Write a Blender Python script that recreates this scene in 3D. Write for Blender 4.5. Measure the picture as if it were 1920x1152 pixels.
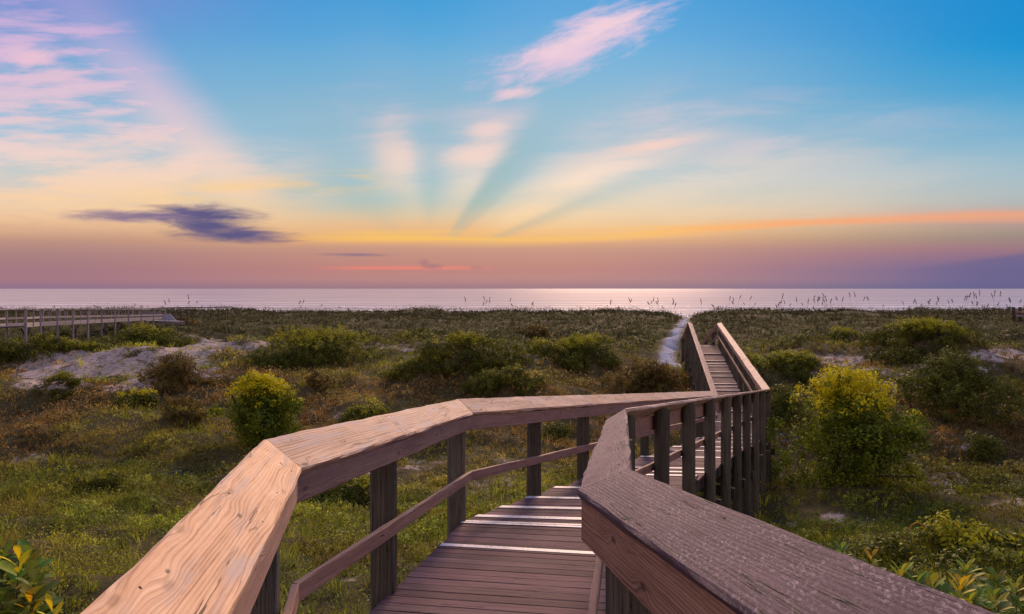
import bpy, math, random
import numpy as np
from mathutils import Vector
random.seed(7); rng = np.random.default_rng(7)
R = math.radians
for o in list(bpy.data.objects): bpy.data.objects.remove(o)
sc = bpy.context.scene
# ---------------------------------------------------------------- camera
F = 1280.0; CX = 960.0; HY = 541.5; EYE = 7.0     # focal length and horizon in photo pixels, eye 7 m above the sea
cam = bpy.data.cameras.new('camera'); camo = bpy.data.objects.new('camera', cam)
sc.collection.objects.link(camo); sc.camera = camo
camo.location = (0, 0, EYE); camo.rotation_euler = (R(90), 0, 0)
cam.sensor_width = 36; cam.lens = 24.0; cam.shift_y = -(576-HY)/1920
cam.clip_start = 0.05; cam.clip_end = 60000
sc.view_settings.view_transform = 'Standard'; sc.view_settings.look = 'None'
sc.view_settings.exposure = 0.0; sc.view_settings.gamma = 1.0
sc.view_settings.use_curve_mapping = False
def W(px, py, d): return Vector(((px-CX)*d/F, d, EYE-(py-HY)*d/F))
# ---------------------------------------------------------------- world
SUN_EL = 24.0; SUN_AZ = 9.0        # azimuth from +Y, negative = left
world = bpy.data.worlds.new("World"); sc.world = world; world.use_nodes = True
nt = world.node_tree; nt.nodes.clear()
def lin(c):
    return tuple(((v/255)/12.92 if v/255 <= .04045 else ((v/255+.055)/1.055)**2.4) for v in c)
class NT:
    def __init__(s, t): s.t = t
    def n(s, typ): return s.t.nodes.new(typ)
    def put(s, sock, v):
        if hasattr(v, 'is_output') or isinstance(v, bpy.types.NodeSocket): s.t.links.new(v, sock)
        else:
            try: sock.default_value = v
            except Exception: sock.default_value = (*v, 1) if len(v) == 3 else v
    def m(s, op, a, b=0.0, c=0.0, clamp=False):
        x = s.n('ShaderNodeMath'); x.operation = op; x.use_clamp = clamp
        s.put(x.inputs[0], a); s.put(x.inputs[1], b); s.put(x.inputs[2], c); return x.outputs[0]
    def add(s, a, b): return s.m('ADD', a, b)
    def sub(s, a, b): return s.m('SUBTRACT', a, b)
    def mul(s, a, b): return s.m('MULTIPLY', a, b)
    def div(s, a, b): return s.m('DIVIDE', a, b)
    def mx(s, a, b): return s.m('MAXIMUM', a, b)
    def mn(s, a, b): return s.m('MINIMUM', a, b)
    def ss(s, x, a, b, lo=0.0, hi=1.0):
        r = s.n('ShaderNodeMapRange'); r.interpolation_type = 'SMOOTHSTEP'; r.clamp = True
        if a > b: a, b, lo, hi = b, a, hi, lo
        s.put(r.inputs[0], x); r.inputs[1].default_value = a; r.inputs[2].default_value = b
        r.inputs[3].default_value = lo; r.inputs[4].default_value = hi; return r.outputs[0]
    def xyz(s, x, y, z=0.0):
        c = s.n('ShaderNodeCombineXYZ'); s.put(c.inputs[0], x); s.put(c.inputs[1], y); s.put(c.inputs[2], z); return c.outputs[0]
    def noise(s, vec, scale=1.0, detail=4.0, rough=.5, dist=0.0):
        x = s.n('ShaderNodeTexNoise'); s.put(x.inputs['Vector'], vec); x.inputs['Scale'].default_value = scale
        x.inputs['Detail'].default_value = detail; x.inputs['Roughness'].default_value = rough
        x.inputs['Distortion'].default_value = dist; return x.outputs[0]
    def mix(s, f, a, b, blend='MIX'):
        x = s.n('ShaderNodeMix'); x.data_type = 'RGBA'; x.blend_type = blend; x.clamp_factor = True
        s.put(x.inputs[0], f); s.put(x.inputs[6], a if not isinstance(a, tuple) else (*a[:3], 1))
        s.put(x.inputs[7], b if not isinstance(b, tuple) else (*b[:3], 1)); return x.outputs[2]
    def ramp(s, f, stops, mode='LINEAR'):
        x = s.n('ShaderNodeValToRGB'); s.put(x.inputs[0], f); e = x.color_ramp; e.interpolation = mode
        e.elements[1].position = stops[-1][0]; e.elements[0].position = stops[0][0]
        for p, c in stops[1:-1]: e.elements.new(p)
        for el, (p, c) in zip(e.elements, stops): el.color = (*c[:3], 1) if not isinstance(c, (int, float)) else (c, c, c, 1)
        return x.outputs[0]
w = NT(nt)
tc = w.n('ShaderNodeTexCoord'); sp = w.n('ShaderNodeSeparateXYZ'); nt.links.new(tc.outputs['Generated'], sp.inputs[0])
dx, dy, dz = sp.outputs
fy = w.mx(dy, .12)
PX = w.add(w.mul(w.div(dx, fy), 1.28), .96)          # thousandths of a radian-like tangent units (1.0 = 1000)
PY = w.sub(.5415, w.mul(w.div(dz, fy), 1.28))
front = w.ss(dy, .12, .4)
t01 = w.m('DIVIDE', PY, .5415, clamp=True)
def col(stops): return w.ramp(t01, [(p/541.5, lin(c)) for p, c in stops], 'CARDINAL')
cC = col([(0,(50,158,220)),(90,(92,172,220)),(190,(133,184,212)),(290,(146,190,210)),(345,(158,194,204)),(385,(188,198,188)),(415,(230,194,152)),(445,(232,176,128)),(466,(204,152,130)),(500,(192,134,128)),(525,(184,134,134)),(541,(158,122,136))])
cR = col([(0,(0,142,212)),(90,(6,150,214)),(190,(80,168,214)),(260,(124,182,212)),(330,(158,190,204)),(380,(172,182,186)),(408,(186,158,158)),(440,(160,142,134)),(468,(156,118,134)),(500,(118,104,146)),(525,(112,104,148)),(541,(98,102,146))])
cL = col([(0,(124,150,214)),(90,(118,168,218)),(190,(140,186,220)),(260,(168,200,222)),(320,(188,204,208)),(370,(216,202,192)),(405,(226,184,160)),(440,(202,156,136)),(470,(180,136,132)),(500,(168,124,132)),(525,(166,122,136)),(541,(148,116,140))])
base = w.mix(w.ss(PX, 1.0, 1.95), w.mix(w.ss(PX, .05, .75), cL, cC), cR)
# streaky high cloud filling the left, cut off along a sun-ray edge
st1 = w.noise(w.xyz(w.mul(PX, 3.2), w.mul(PY, 17.0)), 1.0, 5, .55, .35)
st2 = w.noise(w.xyz(w.mul(PX, 7.0), w.mul(PY, 44.0), 3.0), 1.0, 5, .6, .2)
stk = w.add(w.mul(st1, .65), w.mul(st2, .35))
edge = w.sub(PX, w.add(.205, w.mul(PY, .86)))           # ray edge from (205,0) to (430,262)
lmask = w.mul(w.ss(edge, .06, -.09), w.mul(w.ss(PY, .46, .36), 1.0))
lm2 = w.mul(lmask, w.ss(stk, .40, .57))
lm3 = w.mx(lm2, w.mul(lmask, w.mul(w.ss(edge, -.20, -.05), w.ss(PY, .0, .22, .35, .85))))
lcol = w.ramp(t01, [(0,lin((196,172,220))),(.2,lin((228,192,222))),(.4,lin((236,206,216))),(.6,lin((252,220,200))),(.72,lin((255,212,160))),(.85,lin((250,196,130)))])
base = w.mix(w.mul(lm3, .92), base, lcol)
# warm streak band centre left
bn = w.noise(w.xyz(w.mul(PX, 2.6), w.mul(PY, 34.0), 7.0), 1.0, 4, .55, .3)
yb = w.sub(PY, w.sub(.385, w.mul(PX, .062)))
band = w.mul(w.mul(w.ss(w.m('ABSOLUTE', yb), .034, .0), w.ss(bn, .36, .56)), w.mul(w.ss(PX, .12, .42), w.ss(PX, .78, .66)))
base = w.mix(w.mul(band, .85), base, lin((255,208,122)))
lb = w.mul(w.mul(w.ss(stk, .34, .56), w.ss(w.add(PX, w.mul(w.sub(st1, .5), .3)), .70, .44)), w.mul(w.ss(PY, .24, .31), w.ss(PY, .43, .36)))
base = w.mix(w.mul(lb, .7), base, w.mix(w.ss(PY, .28, .38), lin((244,216,208)), lin((253,210,164))))
# crepuscular rays
rx = w.sub(PX, .80); ry = w.sub(.50, PY)
ang = w.m('MULTIPLY', w.m('ARCTAN2', ry, rx), 1/math.pi)     # 0..1 = 0..180 degrees
rad = w.m('SQRT', w.add(w.mul(rx, rx), w.mul(ry, ry)))
ray = w.ramp(ang, [(a/180, v) for a, v in [(0,.25),(4,.5),(9,.72),(13,.5),(16,.75),(19,.7),(22.5,.34),(25.5,.85),(29,.95),(33,.85),(40,.4),(46,.12),(53,.04),(57,.55),(62,.88),(70,.85),(79,.42),(87,.28),(94,.4),(99,.85),(106,.85),(114,.4),(122,.16),(134,.04),(150,.0),(165,.3),(180,.4)]], 'B_SPLINE')
arn = w.noise(w.xyz(w.mul(PX, 3.4), w.mul(w.add(PY, w.mul(PX, .06)), 20.0), 11.0), 1.0, 5, .6, .4)
ytop = w.add(PY, w.add(w.mul(w.sub(arn, .5), .30), w.mul(w.ss(PX, 1.2, 2.0), -.0)))
rfall = w.mul(w.mul(w.ss(rad, .05, .22), w.ss(rad, 1.35, .40)), w.mul(w.ss(ry, .035, .10), w.ss(ytop, .14, .33, .12, 1.0)))
rsel = w.mul(w.mul(ray, rfall), w.ss(arn, .3, .62, .72, 1.0))
rcol = w.ramp(t01, [(0,lin((150,176,216))),(.35,lin((216,196,212))),(.5,lin((238,212,206))),(.62,lin((254,226,204))),(.8,lin((255,214,156)))])
base = w.mix(w.mul(rsel, 1.0), base, rcol)
dark = w.ramp(ang, [(a/180, v) for a, v in [(0,0),(18,0),(22.5,.35),(26,0),(40,0),(46,.3),(53,.42),(60,0),(78,0),(86,.08),(94,0),(120,0),(132,.12),(150,0)]], 'EASE')
base = w.mix(w.mul(w.mul(dark, w.mul(w.ss(rad, .04, .10), w.ss(rad, .42, .15))), w.ss(ry, .035, .06)), base, lin((150,178,174)))
# lit cloud shreds
def ell(cx, cy, rx_, ry_, slope=0.0, soft=.6):
    ax = w.div(w.sub(PX, cx), rx_); ay = w.div(w.add(w.sub(PY, cy), w.mul(w.sub(PX, cx), slope)), ry_)
    return w.m('SQRT', w.add(w.mul(ax, ax), w.mul(ay, ay)))
fn = w.noise(w.xyz(w.mul(w.add(PX, w.mul(PY, .6)), 11.0), w.mul(w.add(PY, w.mul(PX, .24)), 30.0), 5.0), 1.0, 7, .68, .35)
def shred(cx, cy, a, b, slope, c, k, amp=1.1, nz=None):
    global base
    e = w.add(ell(cx, cy, a, b, slope), w.mul(w.sub(fn if nz is None else nz, .5), amp*2))
    base = w.mix(w.mul(w.ss(e, 1.25, .15), k), base, lin(c))
shred(1.085, .082, .175, .056, .40, (240,200,222), .85, 1.15)
shred(1.10, .066, .11, .024, .38, (250,212,218), .6, 1.0)
shred(.968, .174, .055, .013, .12, (244,204,214), .8, .7)
shred(.915, .245, .045, .02, .05, (248,214,206), .7, .4)
shred(.89, .290, .075, .024, .12, (252,216,204), .6, .5)
shred(.735, .29, .045, .075, .0, (252,216,198), .35, .5)
shred(1.225, .273, .085, .013, .16, (250,210,196), .7, .9)
shred(1.42, .272, .09, .018, .12, (222,206,212), .35, .9)
shred(.055, .108, .06, .022, .0, (240,198,216), .9, 1.0)
shred(.10, .145, .07, .02, .05, (240,200,216), .8, 1.0)
# horizon bands
hb = w.noise(w.xyz(w.mul(PX, 1.6), w.mul(PY, 40.0), 2.0), 1.0, 4, .5, .2)
yy = w.add(w.sub(PY, w.sub(.446, w.mul(w.ss(PX, .9, 1.9), .042))), w.mul(w.sub(hb, .5), .034))
yel = w.mul(w.mul(w.ss(w.m('ABSOLUTE', yy), .017, .001), w.ss(PX, .45, .72)), w.ss(PX, 2.4, 1.5, .45, 1.0))
base = w.mix(w.mul(w.mul(yel, w.ss(hb, .2, .55, .45, 1.0)), .8), base, w.mix(w.ss(PX, 1.0, 1.6), lin((255,200,96)), lin((255,166,112))))
yr = w.m('ABSOLUTE', w.add(w.sub(PY, .503), w.mul(w.sub(hb, .5), .006)))
base = w.mix(w.mul(w.mul(w.ss(yr, .0055, .0), w.ss(PX, .56, .7)), w.mul(w.ss(PX, .95, .82), .8)), base, lin((242,132,116)))
base = w.mix(w.mul(w.mul(w.ss(w.sub(PY, w.mul(w.sub(1.92, PX), .13)), .47, .482), w.ss(PX, 1.62, 1.9)), .75), base, lin((104,98,144)))
# dark clouds
dn = w.noise(w.xyz(w.mul(PX, 13.0), w.mul(w.sub(PY, w.mul(PX, .02)), 80.0), 9.0), 1.0, 6, .62, .5)
PURP = (92, 86, 132)
shred(.375, .404, .125, .023, -.01, PURP, 1, .7, dn)
shred(.435, .440, .125, .017, -.03, PURP, 1, .6, dn)
shred(.395, .424, .075, .016, -.05, PURP, 1, .5, dn)
shred(.25, .405, .135, .013, -.02, (124,104,146), .85, .8, dn)
shred(.53, .452, .05, .003, .0, (160,120,130), .7, .5, dn)
shred(.665, .478, .075, .0042, -.01, (142,114,134), .85, .5, dn)
cn = w.noise(w.xyz(w.mul(PX, 60.0), w.mul(PY, 60.0), 1.0), 1.0, 3, .6, 0)
shred(.797, .494, .013, .009, .0, (172,122,126), .9, .55, cn)
shred(.812, .500, .022, .006, .0, (172,122,126), .9, .5, cn)
shred(.893, .502, .016, .0035, .0, (176,126,128), .8, .5, cn)
# behind and beside the viewer: dusk gradient, brightened to fill sides facing the camera
back = w.ramp(w.m('MULTIPLY', dz, 1.0, clamp=True), [(0,lin((180,148,150))),(.15,lin((218,186,180))),(.45,lin((208,184,194))),(1,lin((122,156,200)))])
skyc = w.mix(front, back, base)
ns = w.n('ShaderNodeTexSky'); ns.sky_type = 'NISHITA'; ns.sun_disc = False
ns.sun_elevation = R(SUN_EL); ns.sun_rotation = R(SUN_AZ); ns.air_density = 1.0; ns.dust_density = 2.0
b1 = w.n('ShaderNodeBackground'); w.put(b1.inputs[0], skyc); b1.inputs[1].default_value = 0.94
b2 = w.n('ShaderNodeBackground'); nt.links.new(ns.outputs[0], b2.inputs[0]); b2.inputs[1].default_value = 0.0015
ad = w.n('ShaderNodeAddShader'); nt.links.new(b1.outputs[0], ad.inputs[0]); nt.links.new(b2.outputs[0], ad.inputs[1])
wo = w.n('ShaderNodeOutputWorld'); nt.links.new(ad.outputs[0], wo.inputs[0])
# ---------------------------------------------------------------- sun
sl = bpy.data.lights.new('sun', 'SUN'); sl.energy = 4.3; sl.angle = R(16); sl.color = (1.0, .66, .42)
so = bpy.data.objects.new('sun', sl); sc.collection.objects.link(so)
sd = Vector((math.sin(R(SUN_AZ))*math.cos(R(SUN_EL)), math.cos(R(SUN_AZ))*math.cos(R(SUN_EL)), math.sin(R(SUN_EL))))
so.rotation_euler = sd.to_track_quat('Z', 'Y').to_euler(); so.location = (0, 0, 30)

# ---------------------------------------------------------------- object helpers
COL = sc.collection
def tag(o, label=None, cat=None, group=None, kind=None):
    for k, v in (('label', label), ('category', cat), ('group', group), ('kind', kind)):
        if v: o[k] = v
    return o
def empty(name, loc):
    o = bpy.data.objects.new(name, None); COL.objects.link(o); o.location = loc
    o.empty_display_size = .2; return o
def mesh_np(name, V, Fc, mat, parent=None, colr=None, uv=None, smooth=False):
    """V (n,3); Fc (m,k) all faces the same size"""
    V = np.asarray(V, dtype=np.float32); Fc = np.asarray(Fc, dtype=np.int32); m_, k = Fc.shape
    if parent is not None: V = V - np.array(parent.matrix_basis.translation, dtype=np.float32)
    me = bpy.data.meshes.new(name); me.vertices.add(len(V)); me.vertices.foreach_set('co', V.ravel())
    me.loops.add(m_*k); me.loops.foreach_set('vertex_index', Fc.ravel())
    me.polygons.add(m_); me.polygons.foreach_set('loop_start', np.arange(0, m_*k, k, dtype=np.int32))
    if smooth: me.polygons.foreach_set('use_smooth', np.ones(m_, dtype=bool))
    if uv is not None:
        l = me.uv_layers.new(name='UVMap'); l.data.foreach_set('uv', np.asarray(uv, dtype=np.float32)[Fc.ravel()].ravel())
    if colr is not None:
        a = me.color_attributes.new('Col', 'FLOAT_COLOR', 'POINT')
        c = np.ones((len(V), 4), dtype=np.float32); c[:, :colr.shape[1]] = colr; a.data.foreach_set('color', c.ravel())
    me.update(calc_edges=True); me.materials.append(mat)
    o = bpy.data.objects.new(name, me); COL.objects.link(o)
    if parent is not None: o.parent = parent
    return o
class MB:
    """collects geometry with per-corner uv and a random tint per piece"""
    def __init__(s): s.v = []; s.f = []; s.uv = []; s.t = []
    def board(s, A, B, tA, tB, wid=None, nseg=None, ch=.005, jit=.0015, seedoff=None, tint=None, caps=True):
        """A=(edge0, edge1) at the start, B=(edge0, edge1) at the end; tA,tB thickness vectors"""
        A = [Vector(a) for a in A]; B = [Vector(b) for b in B]; tA = Vector(tA); tB = Vector(tB)
        L = (B[0]-A[0]).length; wd = (A[1]-A[0]).length
        nseg = nseg or max(1, int(L/.12)); off = random.uniform(0, 50) if seedoff is None else seedoff
        tint = random.random() if tint is None else tint; th = tA.length
        b0 = len(s.v); ph = [random.uniform(0, 6.28) for _ in range(6)]
        def sect(e0, e1, t):
            a = (e1-e0); w_ = a.length; a = a/w_; tn = t.normalized(); T = t.length; c = min(ch, T*.4, w_*.4)
            P = [e0+a*c, e0+a*(w_*.33), e0+a*(w_*.66), e1-a*c, e1+tn*c, e1+tn*(T-c), e1-a*c+tn*T, e0+a*c+tn*T, e0+tn*(T-c), e0+tn*c]
            U = [c, w_*.33, w_*.66, w_-c, w_+c, w_+T, w_+T+c, 2*w_+T, 2*w_+2*T, -c]
            return P, U
        for i in range(nseg+1):
            t = i/nseg; P, U = sect(A[0].lerp(B[0], t), A[1].lerp(B[1], t), tA.lerp(tB, t)); x = t*L
            for k, (p, u) in enumerate(zip(P, U)):
                j = jit*(math.sin(x*3.1+ph[k % 6])+.6*math.sin(x*11+ph[(k+2) % 6])+.5*random.uniform(-1, 1))
                q = p + tA.normalized()*j*(.5 if 0 < i < nseg else .2)
                if k in (0, 8, 9, 3, 4): q = q + (A[1]-A[0]).normalized()*j*(1.5 if 0 < i < nseg else .2)
                s.v.append(q); s.uv.append((off+x, u+off*.37)); s.t.append(tint)
        n = 10
        for i in range(nseg):
            for k in range(n):
                a, b = b0+i*n+k, b0+i*n+(k+1) % n
                s.f.append((a, a+n, b+n, b))
        if caps:
            for base_, rev in ((b0, 0), (b0+nseg*n, 1)):
                # end grain: three quads over ten points
                q = [(0, 1, 8, 9), (1, 2, 7, 8), (2, 3, 4, 7), (4, 5, 6, 7)]
                for f_ in q:
                    f_ = tuple(base_+x for x in f_); s.f.append(f_ if rev == 0 else f_[::-1])
    def box(s, A, B, w_, h_, up=(0, 0, 1), **kw):
        A = Vector(A); B = Vector(B); d = (B-A).normalized(); side = d.cross(Vector(up)).normalized()*w_/2
        s.board((A-side, A+side), (B-side, B+side), -side.cross(d).normalized()*h_*(-1 if side.cross(d).z < 0 else 1), -side.cross(d).normalized()*h_*(-1 if side.cross(d).z < 0 else 1), **kw)
    def post(s, x, y, z0, ztop, r, n=14, lean=(0, 0), sq=.0, seg=8):
        """ztop: function (x,y)->z so that the head is cut to the rail"""
        b0 = len(s.v); ph = random.uniform(0, 6); tint = random.random(); off = random.uniform(0, 40)
        rr = [r*(1+random.uniform(-.05, .05)) for _ in range(n)]
        for i in range(seg+1):
            t = i/seg
            for k in range(n+1):
                a = 2*math.pi*k/n+ph; q = rr[k % n]*(1-.04*t)
                if sq: q *= 1+sq*(min(1/abs(math.cos(a)) if abs(math.cos(a)) > .01 else 9, 1/abs(math.sin(a)) if abs(math.sin(a)) > .01 else 9)-1)
                q += .003*math.sin(t*9+k*1.7+ph)
                xx = x+q*math.cos(a)+lean[0]*t; yy_ = y+q*math.sin(a)+lean[1]*t
                zt = ztop(xx, yy_); s.v.append(Vector((xx, yy_, z0+(zt-z0)*t)))
                s.uv.append((off+(zt-z0)*t, off*.3+r*6.28*k/n)); s.t.append(tint)
        m_ = n+1
        for i in range(seg):
            for k in range(n):
                a = b0+i*m_+k; s.f.append((a, a+1, a+1+m_, a+m_))
        c = len(s.v); top = b0+seg*m_
        cz = sum(s.v[top+k].z for k in range(n))/n
        s.v.append(Vector((x+lean[0], y+lean[1], cz))); s.uv.append((off, off)); s.t.append(tint)
        for k in range(n): s.f.append((top+k, top+k+1, c, c))
    def build(s, name, mat, parent=None, smooth=False):
        q = [f for f in s.f if len(set(f)) == 4]; tri = [f for f in s.f if len(set(f)) < 4]
        V = np.array([tuple(v) for v in s.v], dtype=np.float32)
        if parent is not None: V = V-np.array(parent.matrix_basis.translation, dtype=np.float32)
        me = bpy.data.meshes.new(name)
        faces = q+[tuple(dict.fromkeys(f)) for f in tri]
        me.from_pydata(V.tolist(), [], faces)
        uvl = me.uv_layers.new(name='UVMap'); li = np.zeros(len(me.loops), dtype=np.int32); me.loops.foreach_get('vertex_index', li)
        uvl.data.foreach_set('uv', np.array(s.uv, dtype=np.float32)[li].ravel())
        a = me.color_attributes.new('Col', 'FLOAT_COLOR', 'POINT'); t = np.array(s.t, dtype=np.float32)
        a.data.foreach_set('color', np.stack([t, (t*7.31) % 1, (t*3.77) % 1, np.ones_like(t)], 1).ravel())
        if smooth:
            for p in me.polygons: p.use_smooth = True
        me.materials.append(mat); me.update()
        o = bpy.data.objects.new(name, me); COL.objects.link(o)
        if parent is not None: o.parent = parent
        return o

# ---------------------------------------------------------------- materials
def newmat(name):
    m = bpy.data.materials.new(name); m.use_nodes = True; t = m.node_tree; t.nodes.clear(); k = NT(t)
    o = k.n('ShaderNodeOutputMaterial'); p = k.n('ShaderNodeBsdfPrincipled'); t.links.new(p.outputs[0], o.inputs[0])
    return m, k, p, o
def wood(name, light, mid, darkc, grain=1.0, rough=.75, bump=.5, fleck=0.0, crack=1.0, knots=1.0, tintamt=.25, rings=70.0, moss=None, weather=None, kpts=()):
    m, k, p, o = newmat(name)
    uv = k.n('ShaderNodeUVMap'); uv.uv_map = 'UVMap'; sx = k.n('ShaderNodeSeparateXYZ'); k.t.links.new(uv.outputs[0], sx.inputs[0])
    s_, t_ = sx.outputs[0], sx.outputs[1]
    at = k.n('ShaderNodeAttribute'); at.attribute_name = 'Col'; asp = k.n('ShaderNodeSeparateColor'); k.t.links.new(at.outputs['Color'], asp.inputs[0])
    # knots: voronoi cells in stretched board space
    vo = k.n('ShaderNodeTexVoronoi'); vo.voronoi_dimensions = '2D'; vo.inputs['Scale'].default_value = 1.0
    k.put(vo.inputs['Vector'], k.xyz(k.mul(s_, 2.0), k.mul(t_, 5.2)))
    vcs = k.n('ShaderNodeSeparateColor'); k.t.links.new(vo.outputs['Color'], vcs.inputs[0])
    kd = k.add(vo.outputs['Distance'], k.mul(k.ss(vcs.outputs[0], .48, .46), 1.0)); bulge = k.mul(k.ss(kd, .26, .0), .030*knots)
    core = 0.0
    for ks, kt, kr in kpts:
        a_ = k.mul(k.sub(s_, ks), .45); b_ = k.sub(t_, kt); dk = k.m('SQRT', k.add(k.mul(a_, a_), k.mul(b_, b_)))
        bulge = k.add(bulge, k.mul(k.ss(dk, .075*kr, .0), .013*kr)); core = k.add(core, k.ss(dk, .012*kr, .005*kr))
    lown = k.noise(k.xyz(k.mul(s_, .75), k.mul(t_, 5.0)), 1.0, 2, .5)
    rr = k.add(k.add(t_, k.mul(lown, .10)), bulge)
    ring = k.m('SINE', k.add(k.mul(rr, rings*6.28), k.mul(k.noise(k.xyz(k.mul(s_, .6), k.mul(rr, 9.0), 6.0), 1.0, 3, .5), 16.0))); ring = k.m('POWER', k.add(k.mul(ring, .5), .5), 2.0)
    ringmod = k.noise(k.xyz(k.mul(s_, 1.0), k.mul(rr, 60.0), 4.0), 1.0, 5, .7)
    fine = k.noise(k.xyz(k.mul(s_, 5.0), k.mul(rr, 420.0), 2.0), 1.0, 4, .7)
    mottl = k.noise(k.xyz(k.mul(s_, 3.0), k.mul(t_, 9.0), 8.0), 1.0, 5, .6, .4)
    g = k.add(k.add(k.mul(k.sub(ring, .4), -.34*grain), k.add(.5, k.mul(k.sub(ringmod, .5), 1.3))), k.add(k.mul(k.sub(fine, .5), .9), k.mul(k.sub(mottl, .5), .7)))
    c = k.ramp(g, [(.12, darkc), (.45, mid), (.82, light)])
    c = k.mix(k.mul(k.ss(kd, .085, .03), .75*min(1, knots)), c, tuple(v*.35 for v in darkc))
    if kpts: c = k.mix(k.mul(core, .85), c, (.07, .035, .022))
    # long splits
    cr = k.noise(k.xyz(k.mul(s_, .9), k.mul(k.add(t_, k.mul(lown, .05)), 24.0), 12.0), 1.0, 3, .55, .1)
    gate = k.ss(k.noise(k.xyz(k.mul(s_, 1.6), k.mul(t_, 5.0), 15.0), 1.0, 2, .5), .50, .60)
    crk = k.mul(k.mul(k.ss(k.m('ABSOLUTE', k.sub(cr, .5)), .010, .002), gate), crack)
    c = k.mix(k.mul(crk, .85), c, tuple(v*.12 for v in darkc))
    if weather:
        wn = k.noise(k.xyz(k.mul(s_, 1.8), k.mul(t_, 14.0), 21.0), 1.0, 5, .65, .3)
        c = k.mix(k.mul(k.ss(wn, .48, .68), .8), c, weather)
    if fleck:
        f1 = k.noise(k.xyz(k.mul(k.add(s_, t_), 45.0), k.mul(k.sub(t_, k.mul(s_, .5)), 110.0), 3.0), 1.0, 6, .75, .5)
        f2 = k.noise(k.xyz(k.mul(s_, 6.0), k.mul(t_, 12.0), 6.0), 1.0, 4, .6, .3)
        fk = k.mul(k.ss(f1, .50, .60), k.ss(f2, .40, .60, .25, 1.0))
        c = k.mix(k.mul(fk, fleck), c, (.52, .38, .42))
    if moss:
        mn_ = k.noise(k.xyz(k.mul(s_, 4.0), k.mul(t_, 20.0), 31.0), 1.0, 4, .6)
        c = k.mix(k.mul(k.ss(mn_, .45, .7), .55), c, moss)
    hsv = k.n('ShaderNodeHueSaturation'); k.put(hsv.inputs['Color'], c)
    k.put(hsv.inputs['Value'], k.add(1-tintamt/2, k.mul(asp.outputs[0], tintamt)))
    k.put(hsv.inputs['Saturation'], k.add(.9, k.mul(asp.outputs[1], .2)))
    k.t.links.new(hsv.outputs[0], p.inputs['Base Color']); p.inputs['Roughness'].default_value = rough
    p.inputs['Specular IOR Level'].default_value = .3
    bp = k.n('ShaderNodeBump'); bp.inputs['Strength'].default_value = bump; bp.inputs['Distance'].default_value = .006
    h = k.sub(k.add(k.mul(fine, .5), k.mul(ring, .25)), k.mul(crk, 1.5))
    if fleck: h = k.add(h, k.mul(f1, 1.2))
    k.put(bp.inputs['Height'], h); k.t.links.new(bp.outputs[0], p.inputs['Normal'])
    return m
M = {}
M['cap_near'] = wood('weathered_pine_cap', (.84, .54, .36), (.66, .38, .23), (.33, .155, .085), rings=52, grain=.7, knots=1.7, weather=(.50, .36, .33), tintamt=.16)
M['cap_knots'] = wood('knotty_pine_cap', (.88, .53, .32), (.72, .375, .20), (.30, .13, .065), rings=80, grain=.5, knots=.5, weather=(.52, .38, .35), tintamt=.1, kpts=[(1.68, .115, 1.0), (2.2, .05, .5), (2.66, .10, .9), (1.05, .17, .6), (.62, .06, .8)])
M['cap'] = wood('weathered_pine', (.78, .51, .39), (.60, .36, .26), (.30, .16, .115), rings=60, knots=1.0, weather=(.52, .41, .42), tintamt=.25)
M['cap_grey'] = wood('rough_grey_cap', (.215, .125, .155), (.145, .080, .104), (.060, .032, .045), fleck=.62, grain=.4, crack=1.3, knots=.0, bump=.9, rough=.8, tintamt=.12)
M['fascia'] = wood('side_board', (.42, .25, .21), (.32, .18, .155), (.19, .10, .088), rings=90, knots=.8, tintamt=.2)
M['fascia_warm'] = wood('side_board_warm', (.44, .25, .17), (.31, .16, .105), (.15, .075, .05), rings=80, knots=1.0, tintamt=.1, crack=.4)
M['post'] = wood('piling', (.17, .148, .11), (.095, .082, .066), (.032, .027, .025), rings=30, grain=.35, knots=.3, tintamt=.45, bump=.8, moss=(.075, .085, .06), rough=.85)
M['deck'] = wood('deck_board', (.175, .088, .108), (.118, .055, .070), (.042, .020, .026), rings=60, knots=.2, tintamt=.6, grain=.5, rough=.85, bump=.8)
M['beam'] = wood('under_beam', (.10, .085, .075), (.06, .05, .046), (.03, .025, .024), rings=50, knots=.4)
M['far_wood'] = wood('silvered_wood', (.36, .30, .33), (.27, .22, .25), (.16, .13, .15), rings=30, knots=.2, crack=0)
def mat_paint():
    m, k, p, o = newmat('white_step_paint')
    uv = k.n('ShaderNodeUVMap'); uv.uv_map = 'UVMap'
    n_ = k.noise(uv.outputs[0], 22.0, 5, .7, .5); 
    k.put(p.inputs['Base Color'], k.mix(k.ss(n_, .50, .64), (.56, .49, .58), (.26, .18, .21))); p.inputs['Roughness'].default_value = .6
    return m
M['paint'] = mat_paint()
def mat_leaf(name, trans=.35, rough=.6, sat=1.0):
    m, k, p, o = newmat(name)
    at = k.n('ShaderNodeAttribute'); at.attribute_name = 'Col'
    k.t.links.new(at.outputs['Color'], p.inputs['Base Color']); p.inputs['Roughness'].default_value = rough
    p.inputs['Specular IOR Level'].default_value = .12
    tr = k.n('ShaderNodeBsdfTranslucent'); hs = k.n('ShaderNodeHueSaturation'); k.t.links.new(at.outputs['Color'], hs.inputs['Color'])
    hs.inputs['Value'].default_value = 1.5; k.t.links.new(hs.outputs[0], tr.inputs[0])
    mx_ = k.n('ShaderNodeMixShader'); mx_.inputs[0].default_value = trans
    k.t.links.new(p.outputs[0], mx_.inputs[1]); k.t.links.new(tr.outputs[0], mx_.inputs[2]); k.t.links.new(mx_.outputs[0], o.inputs[0])
    return m
M['leaf'] = mat_leaf('leaf', .25); M['grass'] = mat_leaf('grass_blade', .3, .7)
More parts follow.
